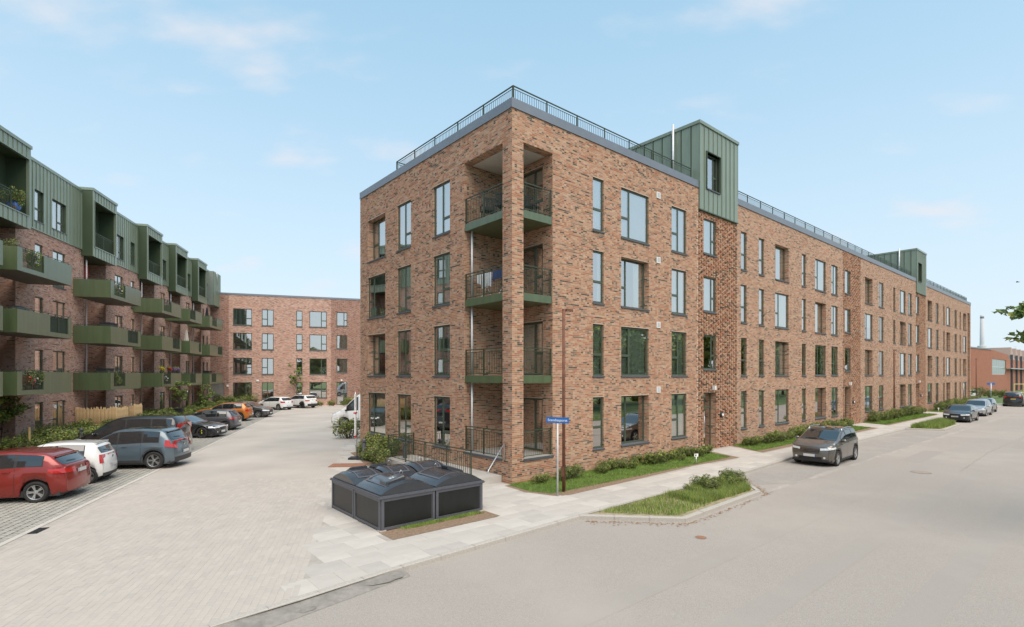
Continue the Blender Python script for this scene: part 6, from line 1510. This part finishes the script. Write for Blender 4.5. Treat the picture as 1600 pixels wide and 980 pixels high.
# ------------------------------------------------------------------ small things on and around the left block
M_BAM = mat('bamboo_canes', (.42, .29, .145), .75, var=.3, scale=9, stretch=(8, 8, .5))
def bamboo(x0, x1, y, h, label):
    o = empty('bamboo_fence', (*LB(x0, y), 0), A3b, label=label, cat='fence', group=None); r = random.Random(int(x0*10)); L_ = abs(x1-x0); n = int(L_/.075)
    me = []
    for k in range(4): b = MB(); b.tube([(0, 0, 0), (.004, 0, h*.5), (0, 0, h*(.96+.03*k))], .033, 6); me.append(b.mesh('cane', M_BAM, True))
    for i in range(n): inst('cane', me[r.randrange(4)], o, (i*L_/n, r.uniform(-.012, .012), 0))
    b = MB(); b.box(0, .03, h*.3, L_, .045, h*.3+.03); b.build('wire', M_STEM, o); b = MB(); b.box(0, .03, h*.8, L_, .045, h*.8+.03); b.build('wire', M_STEM, o); return o
f1 = bamboo(0, 2.2, -2.15, 1.75, 'pale bamboo cane fence panel facing us under the second balcony stack'); f1.location = (*LB(.4, -2.15), 0); f1.rotation_euler = (0, 0, A3b+R(90)-R(180)); f1.location = (*LB(-.75, -.1), 0)
f2 = bamboo(0, 1.75, -2.15, 1.7, 'bamboo cane fence along the bed right of the panel facing us'); f2.location = (*LB(-.75, -2.3), 0); f2.rotation_euler = (0, 0, A3b); 
f3 = bamboo(0, 1.35, -2.0, 1.75, 'short bamboo cane fence panel right of the long one under the second stack'); f3.location = (*LB(2.3, -2.15), 0); f3.rotation_euler = (0, 0, A3b)
f4 = bamboo(0, .9, -2.0, 1.7, 'narrow bamboo fence return by the narrow ground floor window'); f4.location = (*LB(2.3, -1.25), 0); f4.rotation_euler = (0, 0, A3b-R(90))
def plant(x, y, z, label, sc=.5, flowers=None, pot=(.10, .05, .035), name='potted_plant', k=0, grp=None, hz=1):
    o = empty(name, (*LB(x, y), z), 0, label=label, cat='plant', group=grp); b = MB(); b.lathe([(.001, 0), (.10, 0), (.14, .24), (.12, .24), (.001, .22)], 14); b.build('pot', mat('pot_%d' % int(pot[0]*1000), pot, .7), o, True)
    q = inst('leaves', SH[k][0], o, (0, 0, .18)); q.scale = (sc*.55, sc*.75, sc*hz)
    if flowers:
        P_ = clumpy(70, .28*sc*1.4, .28*sc*1.4, .6*sc, 3); P_[:, 2] += .26; inst('flowers', leaves('flowers', P_, .06, [flowers], [1], seed=2), o)
    return o
M_FY, M_FP, M_FR, M_FW = mat('yellow_flower', (.7, .5, .03), .6), mat('purple_flower', (.30, .16, .40), .6), mat('red_flower', (.55, .03, .03), .6), mat('white_flower', (.75, .72, .7), .6)
plant(-8.9, -1.85, 3.1, 'red flowering plant behind the railing of nearest low balcony', .9, M_FR, k=2); plant(-8.2, -1.8, 3.1, 'pale flowering plant behind the railing of nearest low balcony', .8, M_FW, k=4)
plant(-8.6, -1.8, 9.05, 'green plant behind the railing of nearest top balcony', 1.0, k=0); plant(-9.7, -1.6, 9.5, 'tall dry grass plant at left corner of nearest top balcony', .8, k=2)
plant(.1, -1.85, 3.1, 'leafy plant behind railing of low balcony in second stack', .9, k=3); plant(.7, -1.8, 9.05, 'white flowered plant behind railing of top balcony in second stack', .8, M_FW, k=0)
for i, (xx, fl, lb) in enumerate([(7.9, M_FY, 'yellow flower box on rail of low balcony in third stack'), (9.6, M_FR, 'red flower box on rail of low balcony in third stack'), (10.6, M_FP, 'purple flower box on rail of low balcony in third stack'), (11.5, M_FP, 'end purple flower box on rail of low balcony in third stack')]): plant(xx, -1.95, 3.95, lb, .55, fl, (.02, .02, .02), k=i)
plant(8.8, -1.8, 3.1, 'white flowered plant behind railing of low balcony in third stack', .9, M_FW, k=1)
plant(-7.4, -.45, 12.35, 'green plant inside the nearest roof level balcony box', 1.1, k=0)
o = empty('blue_ball', (*LB(-7.2, -.35), 12.36), 0, label='large blue ball on the floor of nearest roof level balcony', cat='ball'); b = MB(); b.lathe([(.30*math.sin(math.pi*i/12)+.0005, .30-.30*math.cos(math.pi*i/12)) for i in range(13)], 20); b.build('ball_shell', mat('blue_ball_plastic', (.06, .16, .45), .4), o, True); b = MB(); b.lathe([(.001, .592), (.04, .60), (.001, .606)], 10); b.build('plug', M_WHITE, o)
def parasol(x, y, z, label, col, h=2.1):
    o = empty('closed_parasol', (*LB(x, y), z), 0, label=label, cat='parasol'); b = MB(); b.tube([(0, 0, 0), (0, 0, h)], .02, 8); b.build('pole', M_WHITE, o, True)
    b = MB(); n = 16; V_ = [(.05, h), (.09, h-.3), (.12, h-.75), (.17, h-1.15), (.06, h-1.25), (.13, h-1.45)]
    for (ra, za), (rb, zb) in zip(V_, V_[1:]):
        for i in range(n):
            f_ = lambda r_, j: (r_*(1+.35*(j % 2))*math.cos(6.283*j/n), r_*(1+.35*(j % 2))*math.sin(6.283*j/n))
            b.quad((*f_(rb, i), zb), (*f_(rb, (i+1) % n if (i+1) < n else 0), zb), (*f_(ra, (i+1) % n), za), (*f_(ra, i), za))
    b.build('canopy', mat(*col), o); b = MB(); b.lathe([(.001, h+.1), (.05, h), (.06, h-.02)], 10); b.build('finial', mat(*col), o)
parasol(15.2, -1.5, 6.0, 'closed cream parasol on the middle balcony of the fourth stack', ('cream_canvas', (.62, .56, .48), .9)); parasol(21.9, -1.4, 8.9, 'closed dark parasol on the top balcony of the last stack', ('dark_canvas', (.02, .02, .03), .9))
o = empty('barbecue', (*LB(-9.0, -1.55), 6.05), A3b, label='black covered barbecue behind the solid front of nearest middle balcony', cat='barbecue'); b = MB(); b.lathe([(.3, .6), (.36, .95), (.30, 1.14), (.1, 1.22), (.001, 1.23)], 16); q = b.build('cover', M_BLACK, o, True); q.scale = (1.9, .9, 1); b = MB(); b.box(-.4, -.2, 0, .4, .2, .7); b.build('cart', M_BLACK, o)
o = empty('garden_chair', (*LB(2.6, -1.0), 9.06), A3b, label='bright green plastic chair on the top balcony of second stack', cat='chair'); mg_ = mat('bright_green_plastic', (.02, .30, .06), .5)
b = MB(); b.box(-.24, -.24, .42, .24, .24, .47); b.build('seat', mg_, o); b = MB(); b.box(-.24, .2, .47, .24, .25, 1.0); b.build('backrest', mg_, o)
for sx in (-.2, .2):
    for sy in (-.2, .2): b = MB(); b.box(sx-.02, sy-.02, 0, sx+.02, sy+.02, .42); b.build('leg', mg_, o)
q = cloth('red_banner', 0, .22, 0, 0, 1.5, mat('red_cloth', (.5, .02, .03), .8), None); q.location = (*LB(.75, .1), 9.6); tag(q, 'narrow red cloth hanging beside the drainpipe on the second stack', 'cloth')
def outdoor_table(x, y, z, label):
    o = empty('dark_box', (*LB(x, y), z), A3b, label=label, cat='storage box'); b = MB(); b.box(-.55, -.28, 0, .55, .28, 1.18); b.build('chest', M_DKW, o); b = MB(); b.box(-.58, -.31, 1.18, .58, .31, 1.23); b.build('chest_lid', M_DKW, o)
outdoor_table(.9, -1.0, 3.09, 'dark rattan box on the low balcony of the second stack'); outdoor_table(22.8, -1.2, 3.09, 'dark rattan box on the low balcony of last stack'); outdoor_table(.2, -1.5, 6.09, 'dark rattan box on the middle balcony of second stack')
# bicycles by the far block
def bike(x, y, rz, col, label):
    o = empty('bicycle', (x, y, 0), R(rz), label=label, cat='bicycle', group=None); m = mat(*col)
    for xx in (-.52, .52):
        wo_ = empty('wheel', (xx, 0, .34)); wo_.parent = o; b = MB(); K = 20
        for k in range(K): a0, a1 = 6.283*k/K, 6.283*(k+1)/K; b.tube([(.33*math.cos(a0), 0, .33*math.sin(a0)), (.33*math.cos(a1), 0, .33*math.sin(a1))], .02, 5, caps=False)
        b.build('tyre', M_TYRE, wo_); b = MB(); [b.tube([(0, 0, 0), (.32*math.cos(a), 0, .32*math.sin(a))], .004, 3) for a in np.linspace(0, 6.283, 9)[:-1]]; b.build('spokes', M_GALV, wo_)
    b = MB(); b.tube([(-.52, 0, .34), (-.12, 0, .32), (.42, 0, .78), (-.22, 0, .80), (-.12, 0, .32)], .02, 6); b.tube([(-.52, 0, .34), (-.22, 0, .80)], .014, 5); b.tube([(.40, 0, .95), (.52, 0, .34)], .018, 6); b.build('frame', m, o)
    b = MB(); b.tube([(.32, -.28, 1.0), (.42, -.1, 1.02), (.40, 0, .96), (.42, .1, 1.02), (.32, .28, 1.0)], .014, 6); b.build('handlebar', M_BLACK, o); b = MB(); b.box(-.36, -.08, .90, -.10, .08, .95); b.tube([(-.22, 0, .8), (-.23, 0, .9)], .015, 5); b.build('saddle', M_BLACK, o)
    b = MB(); b.box(-.75, -.07, .72, -.35, .07, .74); b.build('rack', M_GALV, o)
for i in range(5): bike(-29.3+i*.62, 60.0+i*.35, 70+i*9, [('red_bike_paint', (.35, .02, .02), .4), ('dark_bike_paint', (.03, .03, .035), .4), ('red_bike_paint', (.35, .02, .02), .4), ('grey_bike_paint', (.25, .25, .26), .4), ('dark_bike_paint', (.03, .03, .035), .4)][i], ['red bicycle leftmost in rack by the far block', 'dark bicycle right of the leftmost red one', 'red bicycle in middle of the rack by far block', 'grey bicycle right of the middle red one', 'dark bicycle nearest the white hatchback'][i])
for i, (x, y) in enumerate([(-28.6, 44.8), (-16.9+1.2, 65.0)]):
    o = empty('green_bin' if i else 'dark_bin', (x, y, 0), A3b if not i else A4, label=['dark wheeled bin before the third balcony stack', 'dark green bin under window of far block'][i], cat='bin'); m = [M_CLAD, mat('green_bin_plastic', (.015, .07, .045), .5)][i]
    b = MB(); b.v = [(-.22, -.25, .05), (.22, -.25, .05), (.22, .25, .05), (-.22, .25, .05), (-.27, -.32, .95), (.27, -.32, .95), (.27, .32, .95), (-.27, .32, .95)]
    for f_ in ((3, 2, 1, 0), (0, 1, 5, 4), (1, 2, 6, 5), (2, 3, 7, 6), (3, 0, 4, 7)): b.f.append(f_); b.m.append(0); b.uv.append(None)
    b.build('body', m, o); b = MB(); b.box(-.29, -.34, .95, .29, .36, 1.03); b.build('lid', m, o); [inst('wheel', WHEELS[list(WHEELS)[0]][0], o, (sx, .26, .1)).__setattr__('scale', (.3, .3, .3)) for sx in (-.22, .22)]
